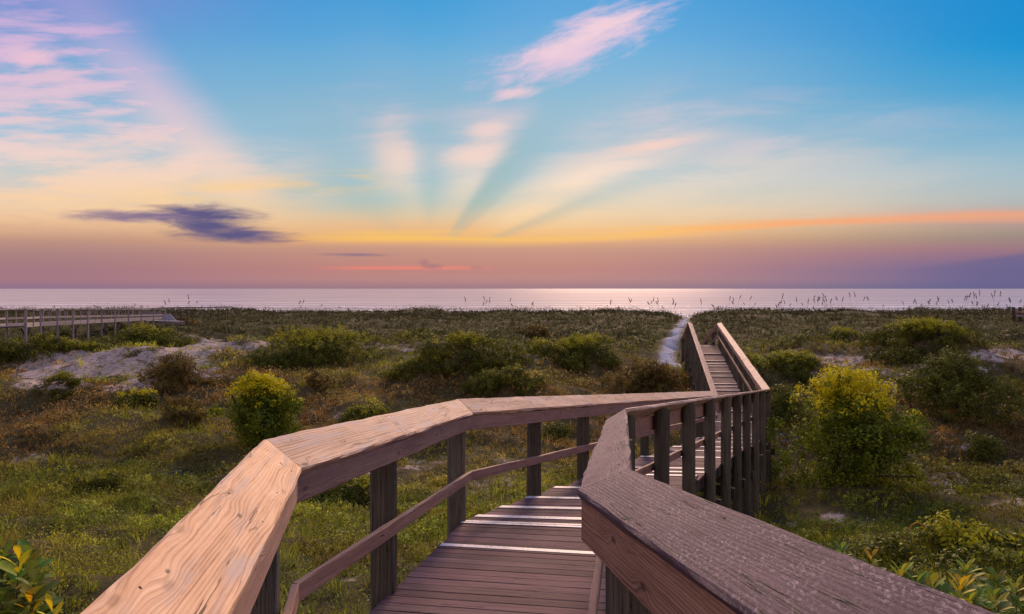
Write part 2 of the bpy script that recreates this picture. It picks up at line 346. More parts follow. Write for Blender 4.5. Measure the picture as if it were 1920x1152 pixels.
def mat_plain(name, c, rough=.8):
    m, k, p, o = newmat(name); tcn = k.n('ShaderNodeTexCoord')
    n_ = k.noise(tcn.outputs['Object'], 14.0, 4, .6)
    k.put(p.inputs['Base Color'], k.mix(n_, tuple(v*.6 for v in c), tuple(v*1.3 for v in c))); p.inputs['Roughness'].default_value = rough
    return m
M['bark'] = mat_plain('bark', (.09, .065, .05))
M['oat'] = mat_plain('seed_head', (.15, .11, .085))
M['nail'] = mat_plain('rusty_nail', (.045, .028, .022))
M['vine'] = mat_plain('orange_vine', (.60, .26, .03))
def mat_ground():
    m, k, p, o = newmat('dune_ground')
    at = k.n('ShaderNodeAttribute'); at.attribute_name = 'Col'; sc_ = k.n('ShaderNodeSeparateColor'); k.t.links.new(at.outputs['Color'], sc_.inputs[0])
    tcn = k.n('ShaderNodeTexCoord'); P = tcn.outputs['Object']
    n1 = k.noise(P, 1.1, 6, .65, .3); n2 = k.noise(P, 9.0, 5, .7, .2); n3 = k.noise(P, .25, 4, .6)
    sand = k.mix(n2, (.36, .26, .24), (.62, .49, .47))
    sand = k.mix(k.mul(k.ss(k.noise(P, 3.5, 6, .8, .5), .46, .58), .75), sand, (.17, .115, .075))
    soil = k.mix(n2, (.050, .036, .018), (.13, .088, .045)); soil = k.mix(k.mul(n1, .7), soil, (.075, .070, .022))
    f = k.ss(k.add(sc_.outputs[0], k.add(k.mul(k.sub(n1, .5), 1.5), k.mul(k.sub(n2, .5), .9))), .32, .60)
    f = k.mx(f, sc_.outputs[1])
    pathc = k.mix(n2, (.30, .30, .40), (.44, .44, .57))
    c = k.mix(f, soil, k.mix(sc_.outputs[1], sand, pathc))
    k.put(p.inputs['Base Color'], c); p.inputs['Roughness'].default_value = .95; p.inputs['Specular IOR Level'].default_value = .1
    bp = k.n('ShaderNodeBump'); bp.inputs['Strength'].default_value = .7; bp.inputs['Distance'].default_value = .08
    k.put(bp.inputs['Height'], k.add(n2, n1)); k.t.links.new(bp.outputs[0], p.inputs['Normal'])
    return m
M['ground'] = mat_ground()
def mat_sea():
    m, k, p, o = newmat('sea_water')
    tcn = k.n('ShaderNodeTexCoord'); sx = k.n('ShaderNodeSeparateXYZ'); k.t.links.new(tcn.outputs['Object'], sx.inputs[0])
    X_, Y_ = sx.outputs[0], sx.outputs[1]
    wv = k.noise(k.xyz(k.mul(X_, .05), k.mul(Y_, .22)), 1.0, 6, .62, .2)
    wv2 = k.noise(k.xyz(k.mul(X_, .004), k.mul(Y_, .02), 4.0), 1.0, 4, .6, .2)
    # breakers near the shore (Y measured from the mesh origin, the waterline)
    bl = k.m('SINE', k.add(k.mul(Y_, .16), k.mul(k.noise(k.xyz(k.mul(X_, .02), k.mul(Y_, .01), 2.0), 1.0, 3, .5), 9.0)))
    fo = k.mul(k.mul(k.ss(bl, .72, .95), k.ss(Y_, 300.0, 90.0)), k.ss(wv, .38, .50))
    dp = k.mix(k.ss(k.add(wv2, k.mul(wv, .7)), .62, 1.05), (.48, .44, .52), (.66, .61, .68))
    df = k.n('ShaderNodeBsdfDiffuse'); gl = k.n('ShaderNodeBsdfGlossy'); mxs = k.n('ShaderNodeMixShader')
    k.put(df.inputs[0], k.mix(fo, dp, (.92, .86, .88))); gl.inputs['Roughness'].default_value = .10; gl.inputs[0].default_value = (.95, .92, .96, 1)
    k.put(mxs.inputs[0], k.mul(k.sub(1.0, fo), .50)); k.t.links.new(df.outputs[0], mxs.inputs[1]); k.t.links.new(gl.outputs[0], mxs.inputs[2]); k.t.links.new(mxs.outputs[0], o.inputs[0])
    bp = k.n('ShaderNodeBump'); bp.inputs['Strength'].default_value = .8; bp.inputs['Distance'].default_value = .35
    k.put(bp.inputs['Height'], k.add(wv, k.mul(wv2, 1.0))); k.t.links.new(bp.outputs[0], gl.inputs['Normal'])
    return m
M['sea'] = mat_sea()

# ---------------------------------------------------------------- noise for terrain and planting
def _hash(ix, iy, s):
    h = (ix*374761393+iy*668265263+s*974634777) & 0xffffffff
    h = ((h ^ (h >> 13))*1274126177) & 0xffffffff
    return ((h ^ (h >> 16)) & 0xffff)/65535.0
def vnoise(x, y, s=0):
    x = np.asarray(x, dtype=np.float64); y = np.asarray(y, dtype=np.float64)
    ix = np.floor(x).astype(np.int64); iy = np.floor(y).astype(np.int64); fx = x-ix; fy_ = y-iy
    fx = fx*fx*(3-2*fx); fy_ = fy_*fy_*(3-2*fy_)
    a = _hash(ix, iy, s); b = _hash(ix+1, iy, s); c = _hash(ix, iy+1, s); d = _hash(ix+1, iy+1, s)
    return a+(b-a)*fx+(c-a)*fy_+(a-b-c+d)*fx*fy_
def fbm(x, y, s=0, o=4):
    r = 0; a = .5; t = 0
    for i in range(o): r = r+a*vnoise(x*2**i, y*2**i, s+i*17); t += a; a *= .5
    return r/t
KD = [-40, -5, 0, 5, 8, 12, 16, 20, 25, 30, 36, 45, 60, 80, 90, 95, 104, 118, 150, 400]
KZ = [-3.2, -2.7, -2.7, -3.0, -3.4, -4.25, -5.0, -5.35, -5.15, -4.65, -4.15, -4.1, -3.95, -3.5, -3.18, -3.14, -4.4, -6.3, -8.0, -12.0]
mounds = []     # x, d, sx, sd, h
PATH = [(9.3, 37.0), (9.0, 40.0), (10.2, 45.0), (12.2, 52.0), (15.6, 64.0), (19.6, 78.0), (23.2, 91.0), (26.5, 102.0)]
def pathdist(x, d):
    x = np.asarray(x, dtype=float); d = np.asarray(d, dtype=float); best = np.full(np.broadcast(x, d).shape, 1e9)
    for (a, b), (c, e) in zip(PATH, PATH[1:]):
        t = np.clip(((x-a)*(c-a)+(d-b)*(e-b))/((c-a)**2+(e-b)**2), 0, 1)
        best = np.minimum(best, np.hypot(x-a-t*(c-a), d-b-t*(e-b)))
    return best
def hgt(x, d, mound=True):
    x = np.asarray(x, dtype=float); d = np.asarray(d, dtype=float)
    z = np.interp(d+np.sin(x*.05)*1.5, KD, KZ)
    amp = np.clip((d-6)/30, .12, 1)*np.clip((130-d)/40, 0, 1)
    z = z+(fbm(x*.16+3, d*.16, 1)-.5)*1.1*amp+(fbm(x*.6, d*.6, 5)-.5)*.22+(fbm(x*.95, d*.95, 25, 3)-.5)*.55*np.clip((d-4)/4, 0, 1)*np.clip((34-d)/12, 0, 1)+(fbm(x*.33+8, d*.33, 15, 3)-.5)*1.3*np.clip((d-12)/10, 0, 1)*np.clip((75-d)/20, 0, 1)
    z = z-.45*np.exp(-((x-5.2)/3.0)**2-((d-14.5)/4)**2)
    if mound:
        for mx_, md, sx_, sd_, h in mounds: z = z+h*np.exp(-((x-mx_)/sx_)**2-((d-md)/sd_)**2)
    pd = pathdist(x, d); z = z-.9*np.exp(-(pd/1.7)**2)*np.clip((d-70)/15, 0, 1)
    return z
def ground(x, d): return EYE+float(hgt(x, d))
def hit(px, py, mound=True):
    ds = np.concatenate([np.linspace(3, 40, 1500), np.linspace(40, 130, 1500)])
    gy = HY-hgt((px-CX)/F*ds, ds, mound)*F/ds
    i = np.argmax(gy <= py) if np.any(gy <= py) else len(ds)-1
    return (px-CX)/F*ds[i], ds[i]
# bare dune humps on the left and right sand slopes
for px, py, wpx, hh in ((230, 690, 300, .5), (420, 668, 200, .4), (1640, 690, 260, .6), (1860, 690, 160, .6), (870, 660, 260, .5), (1090, 680, 200, .4)):
    x, d = hit(px, py, False); mounds.append((x, d+3, wpx*d/F*.5, 4.0, hh))
# shrubs: px centre, py base, px width, py top, style, label
SH = [
 (470, 838, 185, 702, 'tall', 'bushy shrub with yellow leaves towards the top standing alone in brown scrub left of the boardwalk', 'yellow tipped shrubs'),
 (1630, 915, 320, 698, 'tall', 'largest dense green shrub with yellow leaf tips right of the boardwalk', 'yellow tipped shrubs'),
 (1838, 800, 215, 690, 'loose', 'broad olive shrub at the right edge beyond the big yellow tipped shrub', None),
 (1856, 885, 85, 815, 'loose', 'small dark shrub with bare grey twigs near the right edge', None),
 (1750, 682, 195, 632, 'mound', 'green domed shrub on the bare sand ridge at right', 'domed dune shrubs'),
 (1497, 712, 150, 672, 'mound', 'domed shrub just right of the far end of the stairs', 'domed dune shrubs'),
 (868, 700, 210, 634, 'mound', 'widest domed green shrub in the middle distance above the left handrail', 'domed dune shrubs'),
 (1085, 692, 200, 650, 'mound', 'long low domed shrub left of the sandy path', 'domed dune shrubs'),
 (780, 716, 100, 684, 'mound', 'small domed shrub in front of the widest dome', 'domed dune shrubs'),
 (935, 748, 135, 706, 'mound', 'rounded shrub just above the long left handrail', 'domed dune shrubs'),
 (560, 690, 250, 628, 'mound', 'dark domed shrub mass right of the left sand slope', 'domed dune shrubs'),
 (265, 662, 150, 618, 'mound', 'domed shrub on the crest above the left sand slope', 'domed dune shrubs'),
 (105, 648, 50, 621, 'mound', 'small dark dome in front of the far wooden walkway', 'domed dune shrubs'),
 (15, 690, 130, 636, 'mound', 'green shrub at the left edge below the far walkway', 'domed dune shrubs'),
 (138, 672, 85, 646, 'mound', 'low brownish dome left of the clean sand patch', 'domed dune shrubs'),
 (330, 730, 170, 676, 'brown', 'brown scrubby shrub below the left sand slope', 'brown shrubs'),
 (592, 738, 75, 698, 'brown', 'small olive shrub right of the lone yellow tipped shrub', 'brown shrubs'),
 (700, 800, 120, 760, 'mound', 'bright green low shrub touching the bend of the left handrail', 'domed dune shrubs'),
 (172, 930, 105, 892, 'mound', 'dark green hump of creeper in the left foreground', 'domed dune shrubs'),
 (640, 955, 130, 902, 'mound', 'dark green shrub seen under the left handrail', 'domed dune shrubs'),
 (1225, 742, 170, 684, 'brown', 'rusty brown shrub beside the foot of the far stairs', 'brown shrubs'),
 (1480, 800, 110, 726, 'loose', 'olive shrub between the boardwalk corner and the big shrub', None),
 (1800, 1075, 260, 990, 'mound', 'dark green vine covered hump in the right foreground', 'domed dune shrubs'),
 (248, 768, 75, 733, 'loose', 'small yellowish shrub left of the lone yellow tipped shrub', None),
 (330, 805, 90, 735, 'brown', 'dark brown shrub beside the lone yellow tipped shrub', 'brown shrubs'),
 (95, 758, 75, 719, 'mound', 'small dark shrub below the left sand slope', 'domed dune shrubs'),
 (1040, 830, 80, 775, 'loose', 'dark shrub seen between the posts of the left handrail', None),
 (1590, 640, 90, 622, 'mound', 'low distant dome on the far dune right of the stairs', 'domed dune shrubs'),
 (1300, 650, 1, 649, None, '', None),
 (1010, 640, 90, 624, 'brown', 'low distant brown shrub on the far dune', 'brown shrubs'),
 (330, 612, 70, 603, 'brown', 'lowest distant shrub beside the far walkway platform', 'brown shrubs'),
 (1900, 760, 60, 700, 'brown', 'rusty shrub at the far right edge', 'brown shrubs'),
]
shr = []
for s in SH:
    if s[4] is None: continue
    x, d = hit(s[0], s[1], False)
    wd = s[2]*d/F*(1.15 if s[4] == 'mound' else 1); ht = (s[1]-s[3])*d/F
    shr.append((x, d+wd*.25, wd, ht, s[4], s[5], s[6]))
for x, d, wd, ht, st, lb, gr in shr:
    if st in ('mound', 'brown'): mounds.append((x, d, wd*.36, wd*.30, ht*.42))
# sand patches: px, py, radius px x, radius px y
SP = [(110,690,120,30,.95),(190,672,46,20,1.3),(250,702,140,24,.8),(290,672,100,30,.9),(360,655,90,20,.95),(430,652,70,15,.95),(120,715,110,16,.75),(480,652,30,8,.6),
      (1000,668,26,16,.6),(970,690,26,9,.5),(1440,672,28,9,.8),(1570,670,70,12,.75),(1640,680,90,22,.7),(1860,668,75,12,1.0),(1780,690,70,12,.9),(1690,712,120,22,.5),(1560,705,60,20,.5),
      (1470,820,50,8,.6),(1790,838,36,9,.8),(1775,905,32,24,.8),(1560,968,26,14,1.0),(1620,978,50,8,.5),(1500,985,30,12,.5),(1880,945,50,16,.7),(1600,1030,50,12,.7),(1890,1010,60,18,.6),
      (45,862,42,9,.8),(315,893,36,12,.6),(650,776,52,10,.8),(560,800,36,8,.6),(800,860,60,22,.55),(930,880,50,24,.6),(700,880,40,18,.5),(880,930,40,22,.5),(760,835,40,14,.6),
      (1050,880,40,14,.5),(800,800,60,10,.4),(1010,845,40,12,.5),(590,985,60,10,.4),(640,1075,60,20,.35),(230,980,40,10,.3),(95,1010,40,10,.3),
      (735,650,60,6,.5),(790,655,60,6,.6),(240,652,60,6,.5),(1830,640,30,5,.8),(1745,630,12,3,1.),(1850,613,20,3,.8),(1890,625,20,4,.6),(845,628,20,3,.6),(440,640,60,6,.4),(1120,640,30,4,.4)]
def sandv(x, d):
    """0..1 sandiness from patches given as places on the slope"""
    z = hgt(x, d); dd = np.maximum(d, 1.0); px = CX+F*x/dd; py = HY-F*z/dd; v = np.zeros_like(px)
    wob = (fbm(x*.9, d*.9, 33)-.5)*2.6
    for cx, cy, ax, ay, k in SP:
        k = k*(.85 if cy > 745 else 1.05)
        q = ((px-cx)/(ax*1.15))**2+((py-cy)/(ay*1.25))**2
        v = np.maximum(v, k*np.clip(1.25-q+wob, 0, 1))
    return np.clip(v, 0, 1.2)

# ---------------------------------------------------------------- terrain
dr = np.concatenate([np.linspace(-40, 0, 30), np.linspace(0.3, 30, 170), np.linspace(30.2, 60, 120), np.linspace(60.4, 110, 110), np.linspace(112, 400, 30)])
ur = np.concatenate([np.linspace(-3, -.95, 20), np.linspace(-.93, .93, 330), np.linspace(.95, 3, 20)])
D_, U_ = np.meshgrid(dr, ur, indexing='ij'); X_ = U_*(np.abs(D_)+7)
Z_ = hgt(X_, D_); S_ = sandv(X_, D_); S_[D_ > 99] = 1.2; S_[D_ < 2] = 0
pd_ = pathdist(X_, D_); wid_ = np.interp(D_, [37, 45, 80, 95], [.5, .5, .45, .4])*(1+.35*(fbm(X_, D_*.7, 77)-.5))
P_ = np.clip((wid_-pd_)/.35+.5, 0, 1)
nr, nc = D_.shape
V = np.stack([X_.ravel(), D_.ravel(), (Z_+EYE).ravel()], 1)
ii = np.arange(nr*nc).reshape(nr, nc)
Fq = np.stack([ii[:-1, :-1].ravel(), ii[:-1, 1:].ravel(), ii[1:, 1:].ravel(), ii[1:, :-1].ravel()], 1)
g = mesh_np('dune_terrain', V, Fq, M['ground'], colr=np.stack([S_.ravel()*.75, P_.ravel(), np.zeros(nr*nc)], 1), smooth=True)
tag(g, kind='structure')
# sea: from under the beach to the horizon
xs = np.array([-40000, -3000, -600, -150, 0, 150, 600, 3000, 40000.]); ys = np.array([0, 40, 120, 400, 1500, 8000, 45000.])
YY, XX = np.meshgrid(ys, xs, indexing='ij'); ii = np.arange(YY.size).reshape(YY.shape)
sea = mesh_np('sea', np.stack([XX.ravel(), YY.ravel(), np.zeros(YY.size)], 1), np.stack([ii[:-1, :-1].ravel(), ii[:-1, 1:].ravel(), ii[1:, 1:].ravel(), ii[1:, :-1].ravel()], 1), M['sea'])
sea.location = (0, 124, 0.0); tag(sea, kind='structure')

# ---------------------------------------------------------------- main boardwalk
HR = 1.10
def P3(px, py, d): return W(px, py, d)
Lin = [None, Vector((-.385, .45, EYE-.632)), P3(568, 880, 3.26), P3(888, 775, 6.98), P3(1347, 742, 19.9), P3(1298, 607, 33.6), P3(1284, 640, 37.2)]
Lin[0] = Vector((-.33, -1.2, EYE-.50))
Lrun = [.175, .175, .175, .175, .19, .2, .2]; Lrise = [.150, .150, .149, .140, .13, .09, .09]
Rin = [None, Vector((.505, .45, EYE-.463)), P3(1080, 920, 2.80), P3(1136, 788, 6.62), P3(1430, 733, 19.3), P3(1344, 607, 33.0), P3(1316, 641, 36.6)]
Rin[0] = Vector((.70, -1.2, EYE-.21))
Rrun = [.215, .215, .215, .19, .19, .2, .2]; Rrise = [.094, .094, .094, .125, .075, .06, .06]
def hd(a, b): v = Vector((b.x-a.x, b.y-a.y, 0)); return v.normalized()
def outers(pts, run, rise, side):
    out = []
    for i, p in enumerate(pts):
        a = hd(pts[max(i-1, 0)], pts[max(i, 1)]); b = hd(pts[min(i, len(pts)-2)], pts[min(i+1, len(pts)-1)])
        m_ = (a+b).normalized(); o = Vector((m_.y, -m_.x, 0))*side
        k = 1/max(.5, m_.dot(a)); out.append(p+o*run[i]*k+Vector((0, 0, rise[i])))
    return out
Lout = outers(Lin, Lrun, Lrise, -1); Rout = outers(Rin, Rrun, Rrise, 1)
def off(pts, i, side, o, dz=0.0):
    a = hd(pts[max(i-1, 0)], pts[max(i, 1)]); b = hd(pts[min(i, len(pts)-2)], pts[min(i+1, len(pts)-1)])
    m_ = (a+b).normalized(); q = Vector((m_.y, -m_.x, 0))*side; return pts[i]+q*o/max(.5, m_.dot(a))+Vector((0, 0, dz))
bw = empty('boardwalk', (0, 8, EYE-4)); tag(bw, 'long weathered wooden boardwalk with handrails descending in bends then climbing towards the sea', 'boardwalk')
TH = .040
def slerp(a, b, t): return a.lerp(b, t)
def cap_run(pin, pout, side, mats, joints):
    for i in range(len(pin)-1):
        A0, A1, B0, B1 = pin[i], pout[i], pin[i+1], pout[i+1]
        n = (B0-A0).cross(A1-A0); n = n if n.z > 0 else -n; t = -n.normalized()*TH
        ts = [0]+joints[i]+[1]
        for k in range(len(ts)-1):
            L = (B0-A0).length; e = .0022/L; a = ts[k]+e; b = ts[k+1]-e; mb = MB()
            dz = Vector((0, 0, random.uniform(-.003, .003) if len(ts) > 2 else 0))
            mb.board((A0.lerp(B0, a)+dz, A1.lerp(B1, a)+dz), (A0.lerp(B0, b)+dz, A1.lerp(B1, b)+dz), t, t, ch=.009, jit=.0032 if A0.y > 2 else .0018, nseg=max(4, int(L*(b-a)/.07)) if A0.y < 18 else None, seedoff=0.0 if mats[i] is M['cap_knots'] else None)
            mb.build('handrail_cap', mats[i], bw)
cap_run(Lin, Lout, -1, [M['cap_near'], M['cap_knots'], M['cap'], M['cap'], M['cap'], M['cap']], [[], [], [.42], [.25, .62], [.35, .7], []])
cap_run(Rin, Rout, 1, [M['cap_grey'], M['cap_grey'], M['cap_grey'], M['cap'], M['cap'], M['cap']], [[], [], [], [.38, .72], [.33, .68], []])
def side_run(pin, side, o_in, dz0, hgt_, thick, mats, name, dzs=None):
    for i in range(len(pin)-1):
        z0 = dzs[i] if dzs else dz0; z1 = dzs[i+1] if dzs else dz0
        a0 = off(pin, i, side, o_in, z0); b0 = off(pin, i+1, side, o_in, z1)
        a1 = a0-Vector((0, 0, hgt_[i])); b1 = b0-Vector((0, 0, hgt_[i]))
        h = hd(pin[i], pin[i+1]); t = Vector((h.y, -h.x, 0))*side*thick
        e = (b0-a0).normalized()*.0015; mb = MB()
        mb.board((a0+e, a1+e), (b0-e, b1-e), t, t, ch=.004, jit=.0018); mb.build(name, mats[i], bw)
f_ = M['fascia']; fw = M['fascia_warm']
side_run(Lin, -1, .022, -.036, [.11, .11, .125, .14, .14, .14], .038, [f_]*6, 'side_board')
side_run(Rin, 1, .022, -.036, [.17, .17, .17, .17, .15, .15], .038, [fw, fw, fw, f_, f_, f_], 'side_board')
side_run(Lin, -1, .018, 0, [.092]*6, .038, [f_]*6, 'mid_rail', dzs=[-.55, -.55, -.545, -.60, -.56, -.55, -.55])
side_run(Rin, 1, .022, 0, [.092]*6, .038, [f_]*6, 'mid_rail', dzs=[-.66, -.66, -.66, -.60, -.56, -.55, -.55])
def nails(pin, pout, i, tsv):
    A0, A1, B0, B1 = pin[i], pout[i], pin[i+1], pout[i+1]; n = (B0-A0).cross(A1-A0); n = (n if n.z > 0 else -n).normalized()
    for t in tsv:
        for u in (.22, .80):
            t2 = t+random.uniform(-.01, .01); p = A0.lerp(B0, t2).lerp(A1.lerp(B1, t2), u+random.uniform(-.04, .04))+n*.0012; a = (B0-A0).normalized(); b = n.cross(a); r = .0042
            V = [tuple(p+a*r*math.cos(k*math.pi/4)+b*r*math.sin(k*math.pi/4)-n*.004) for k in range(8)]+[tuple(p+a*r*.9*math.cos(k*math.pi/4)+b*r*.9*math.sin(k*math.pi/4)) for k in range(8)]+[tuple(p-n*.0008)]
            Fc = [(k, (k+1) % 8, 8+(k+1) % 8, 8+k) for k in range(8)]+[(8+k, 8+(k+1) % 8, 8+(k+2) % 8, 16) for k in range(0, 8, 2)]
            mesh_np('nail', np.array(V), np.array(Fc), M['nail'], bw)
nails(Lin, Lout, 1, [.32, .62, .93]); nails(Lin, Lout, 2, [.05, .40, .44, .72, .96]); nails(Lin, Lout, 3, [.03, .14, .24, .26, .37, .50]); nails(Rin, Rout, 1, [.2, .55, .9]); nails(Rin, Rout, 2, [.06, .45, .9])
# deck level along the walk (c = distance ahead measured on the left edge)
zL = lambda c: float(np.interp(c, [p.y for p in Lin], [p.z for p in Lin]))
cs = [3.26, 6.98, 19.6, 20.6, 33.6, 37.2, 39.0]
STEPS = [6.10, 6.84, 6.98, 7.25, 7.74, 8.37, 9.15, 10.4, 11.0, 11.5, 12.9, 14.2, 15.2, 16.4, 17.6, 18.8]
UPS = [21.2, 22.4, 23.6, 25.05, 25.6, 25.95, 27.2, 27.9, 29.0, 29.45, 30.0, 31.5, 33.4]
DN = [34.6, 35.4, 36.2, 37.0]
def zbase(c):
    return float(np.interp(c, [-1.5, 3.26, 6.98, 19.9, 20.7, 33.4, 34.4, 38.2], [Lin[0].z-HR-.06, Lin[2].z-HR, Lin[3].z-HR, Lin[4].z-HR, Lin[4].z-HR, Lin[5].z-HR, Lin[5].z-HR, ground(9.6, 38.4)+.08]))
allst = STEPS+UPS+DN
def zdeck(c):
    # piecewise treads: gentler than the mean slope with a small drop or rise at every nosing
    z = zbase(c)
    for i, s in enumerate(allst[:-1]):
        e = allst[i+1]
        if s <= c < e:
            mz = (zbase(s)+zbase(e))/2; return mz+(z-mz)*(.45 if s < 20 else .7)
    return z
def edgeX(pts, side, d, o=.10):
    q = [off(pts, i, side, o) for i in range(len(pts))]
    return float(np.interp(d, [p.y for p in q], [p.x for p in q])) if d < q[-1].y else q[-1].x+(d-q[-1].y)*.1
def kfun(c): return float(np.interp(c, [0, 6.2, 7.5, 40], [.16, .15, .07, .05]))
def lineends(c, o=.10):
    k = kfun(c); res = []
    for pts, side in ((Lin, -1), (Rin, 1)):
        x = edgeX(pts, side, c, o); 
        x0 = lineends.ref(c)
        for _ in range(12): x = edgeX(pts, side, c-k*(x-x0), o)
        res.append(Vector((x, c-k*(x-x0), 0)))
    return res
lineends.ref = lambda c: edgeX(Lin, -1, c)
mb = MB(); c = -1.15; PW = .138
bounds = [-1.15]
tgt = sorted(allst)+[38.3]
cur = -1.15
for t in tgt:
    n = max(1, round((t-cur)/PW)); bounds += [cur+(t-cur)*(i+1)/n for i in range(n)]; cur = t
for a, b in zip(bounds, bounds[1:]):
    g_ = .004; A = lineends(a+g_); B = lineends(b-g_); z0 = zdeck(a+g_*2); z1 = zdeck(b-g_*2)
    j = random.uniform(-.002, .002); e = random.uniform(-.012, .012)
    for v in A: v.z = z0+j
    for v in B: v.z = z1+j
    A[1].x += e; B[1].x += e; A[0].x += e*.5; B[0].x += e*.5
    mb.board((A[0], B[0]), (A[1], B[1]), (0, 0, -.036), (0, 0, -.036), nseg=6, ch=.004, jit=.0012)
mb.build('deck', M['deck'], bw)
for s in STEPS+UPS:
    a, b = ((s-.05 if s in (6.98, 6.84) else s-.09), s-.006) if s in STEPS else (s+.006, s+.06)
    A = lineends(a, .085); B = lineends(b, .085); mb = MB()
    for v in A: v.z = zdeck(a)+.0065
    for v in B: v.z = zdeck(b)+.0065
    mb.board((A[0], B[0]), (A[1], B[1]), (0, 0, -.004), (0, 0, -.004), nseg=10, ch=.001, jit=.0004)
    mb.build('step_edge_strip', M['paint'], bw)
    if s in UPS:            # riser board of the climbing steps
        zlo = zdeck(s-.01); zhi = zdeck(s+.01)
        if zhi-zlo > .02:
            Cc = lineends(s-.004, .085); mb = MB()
            t0 = [Vector((v.x, v.y, zhi+.001)) for v in Cc]; t1 = [Vector((v.x, v.y, zlo+.003)) for v in Cc]
            mb.board((t0[0], t1[0]), (t0[1], t1[1]), (0, .003, 0), (0, .003, 0), nseg=4, ch=.0005, jit=.0003); mb.build('riser', M['fascia'], bw)
# stringers
for pts, side in ((Lin, -1), (Rin, 1)):
    for i in range(len(pts)-1):
        n = max(2, int((pts[i+1]-pts[i]).length/1.5)); mb = MB()
        for k in range(n):
            pa = off(pts, i, side, .03).lerp(off(pts, i+1, side, .03), k/n); pb = off(pts, i, side, .03).lerp(off(pts, i+1, side, .03), (k+1)/n)
            za = zbase(pa.y)-.075; zb = zbase(pb.y)-.075
            a0 = Vector((pa.x, pa.y, za)); b0 = Vector((pb.x, pb.y, zb)); h = hd(pa, pb); t = Vector((h.y, -h.x, 0))*side*(-.05)
            mb.board((a0, a0-Vector((0, 0, .2))), (b0, b0-Vector((0, 0, .2))), t, t, nseg=3)
        mb.build('stringer', M['beam'], bw)
# posts
def cap_under(pin, pout, i):
    A0, A1, B0 = pin[i], pout[i], pin[i+1]; n = (B0-A0).cross(A1-A0); n = n if n.z > 0 else -n
    h = hd(A0, B0); ou = Vector((h.y, -h.x, 0)); ou = ou if ou.dot(A1-A0) > 0 else -ou; run = ou.dot(A1-A0)-.02
    def f(x, y):
        ex = max(0.0, ou.dot(Vector((x-A0.x, y-A0.y, 0)))-run); x -= ou.x*ex; y -= ou.y*ex
        return A0.z-(n.x*(x-A0.x)+n.y*(y-A0.y))/n.z-(TH/(n.z/n.length))-.004
    return f
postpairs = []
def posts(pin, pout, side, ds):
    res = []
    for d, rad in ds:
        mb = MB()
        i = max(k for k in range(len(pin)-1) if pin[k].y <= d)
        i = min(i, len(pin)-2); t = (d-pin[i].y)/(pin[i+1].y-pin[i].y); p = pin[i].lerp(pin[i+1], t)
        h = hd(pin[i], pin[i+1]); o = Vector((h.y, -h.x, 0))*side*(.063+rad); x, y = p.x+o.x, p.y+o.y; fs = [cap_under(pin, pout, i)]
        if i > 0 and d-pin[i].y < .5: fs.append(cap_under(pin, pout, i-1))
        if i < len(pin)-2 and pin[i+1].y-d < .5: fs.append(cap_under(pin, pout, i+1))
        mb.post(x, y, ground(x, y)-.4, (lambda a, b, fs=fs: min(f(a, b) for f in fs)), rad, sq=.25, lean=(random.uniform(-.015, .015), 0)); ob = mb.build('post', M['post'], bw)
        for pl in ob.data.polygons: pl.use_smooth = False
        res.append((x, y))
    return res
Lp = posts(Lin, Lout, -1, [(-.6, .09), (1.1, .09), (2.98, .088), (4.80, .094), (6.88, .092), (8.60, .092), (10.2, .092), (11.75, .09), (13.3, .09), (14.8, .09), (16.4, .09), (18.0, .09), (19.6, .09), (21.3, .085), (22.8, .085), (24.3, .085), (25.8, .085), (27.3, .085), (28.8, .085), (30.3, .085), (31.8, .085), (33.4, .085), (35.0, .085), (36.8, .085)])
Rp = posts(Rin, Rout, 1, [(-.6, .09), (.9, .09), (2.46, .116), (4.5, .09), (6.75, .088), (8.05, .094), (9.45, .09), (10.95, .09), (12.35, .088), (13.7, .088), (15.1, .088), (16.5, .088), (17.9, .088), (19.2, .088), (20.9, .085), (22.4, .085), (23.9, .085), (25.4, .085), (26.9, .085), (28.4, .085), (29.9, .085), (31.4, .085), (32.9, .085), (34.4, .085), (36.2, .085)])
for k, (x, y) in enumerate(Rp[5:23]):           # paired cross beams under the deck
    lx, ly = min(Lp, key=lambda q: math.hypot(q[0]-x, q[1]-y))
    zt = min(zbase(y), zbase(ly))-.30; mb = MB(); v = (Vector((x-lx, y-ly, 0))).normalized()
    mb.box(Vector((lx, ly+.12, zt))-v*.15, Vector((x, y+.12, zt))+v*.22, .05, .19, nseg=4); mb.build('cross_beam', M['beam'], bw)

# ---------------------------------------------------------------- far walkway at left
fb = empty('boardwalk', (-38, 48, EYE-3)); tag(fb, 'distant grey wooden walkway on stilts with railings at the left edge', 'boardwalk')
fposts = [(-22, 39.0), (12, 42.5), (47, 44.2), (80, 46), (111, 48), (140, 50.2), (168, 52.4), (196, 54.6), (222, 56.9), (248, 59.4), (272, 62)]
def fw_line(px, pyd, d): return P3(px, pyd, d)
pr = []
for px, d in fposts:
    yd = np.interp(px, [-22, 12, 270], [613, 611, 598]); yt = np.interp(px, [-22, 100, 270], [580, 579.5, 580])
    pf = P3(px, yd, d); tf = P3(px, yt, d); pr.append((pf, tf))
    for dy_ in (0, 1.7):
        x = pf.x+dy_*.62; y = pf.y+dy_*.9; mb = MB(); mb.post(x, y, ground(x, y)-.6, lambda a, b, z=tf.z-.045: z, .068, n=8, seg=2)
        mb.build('post', M['far_wood'], fb)
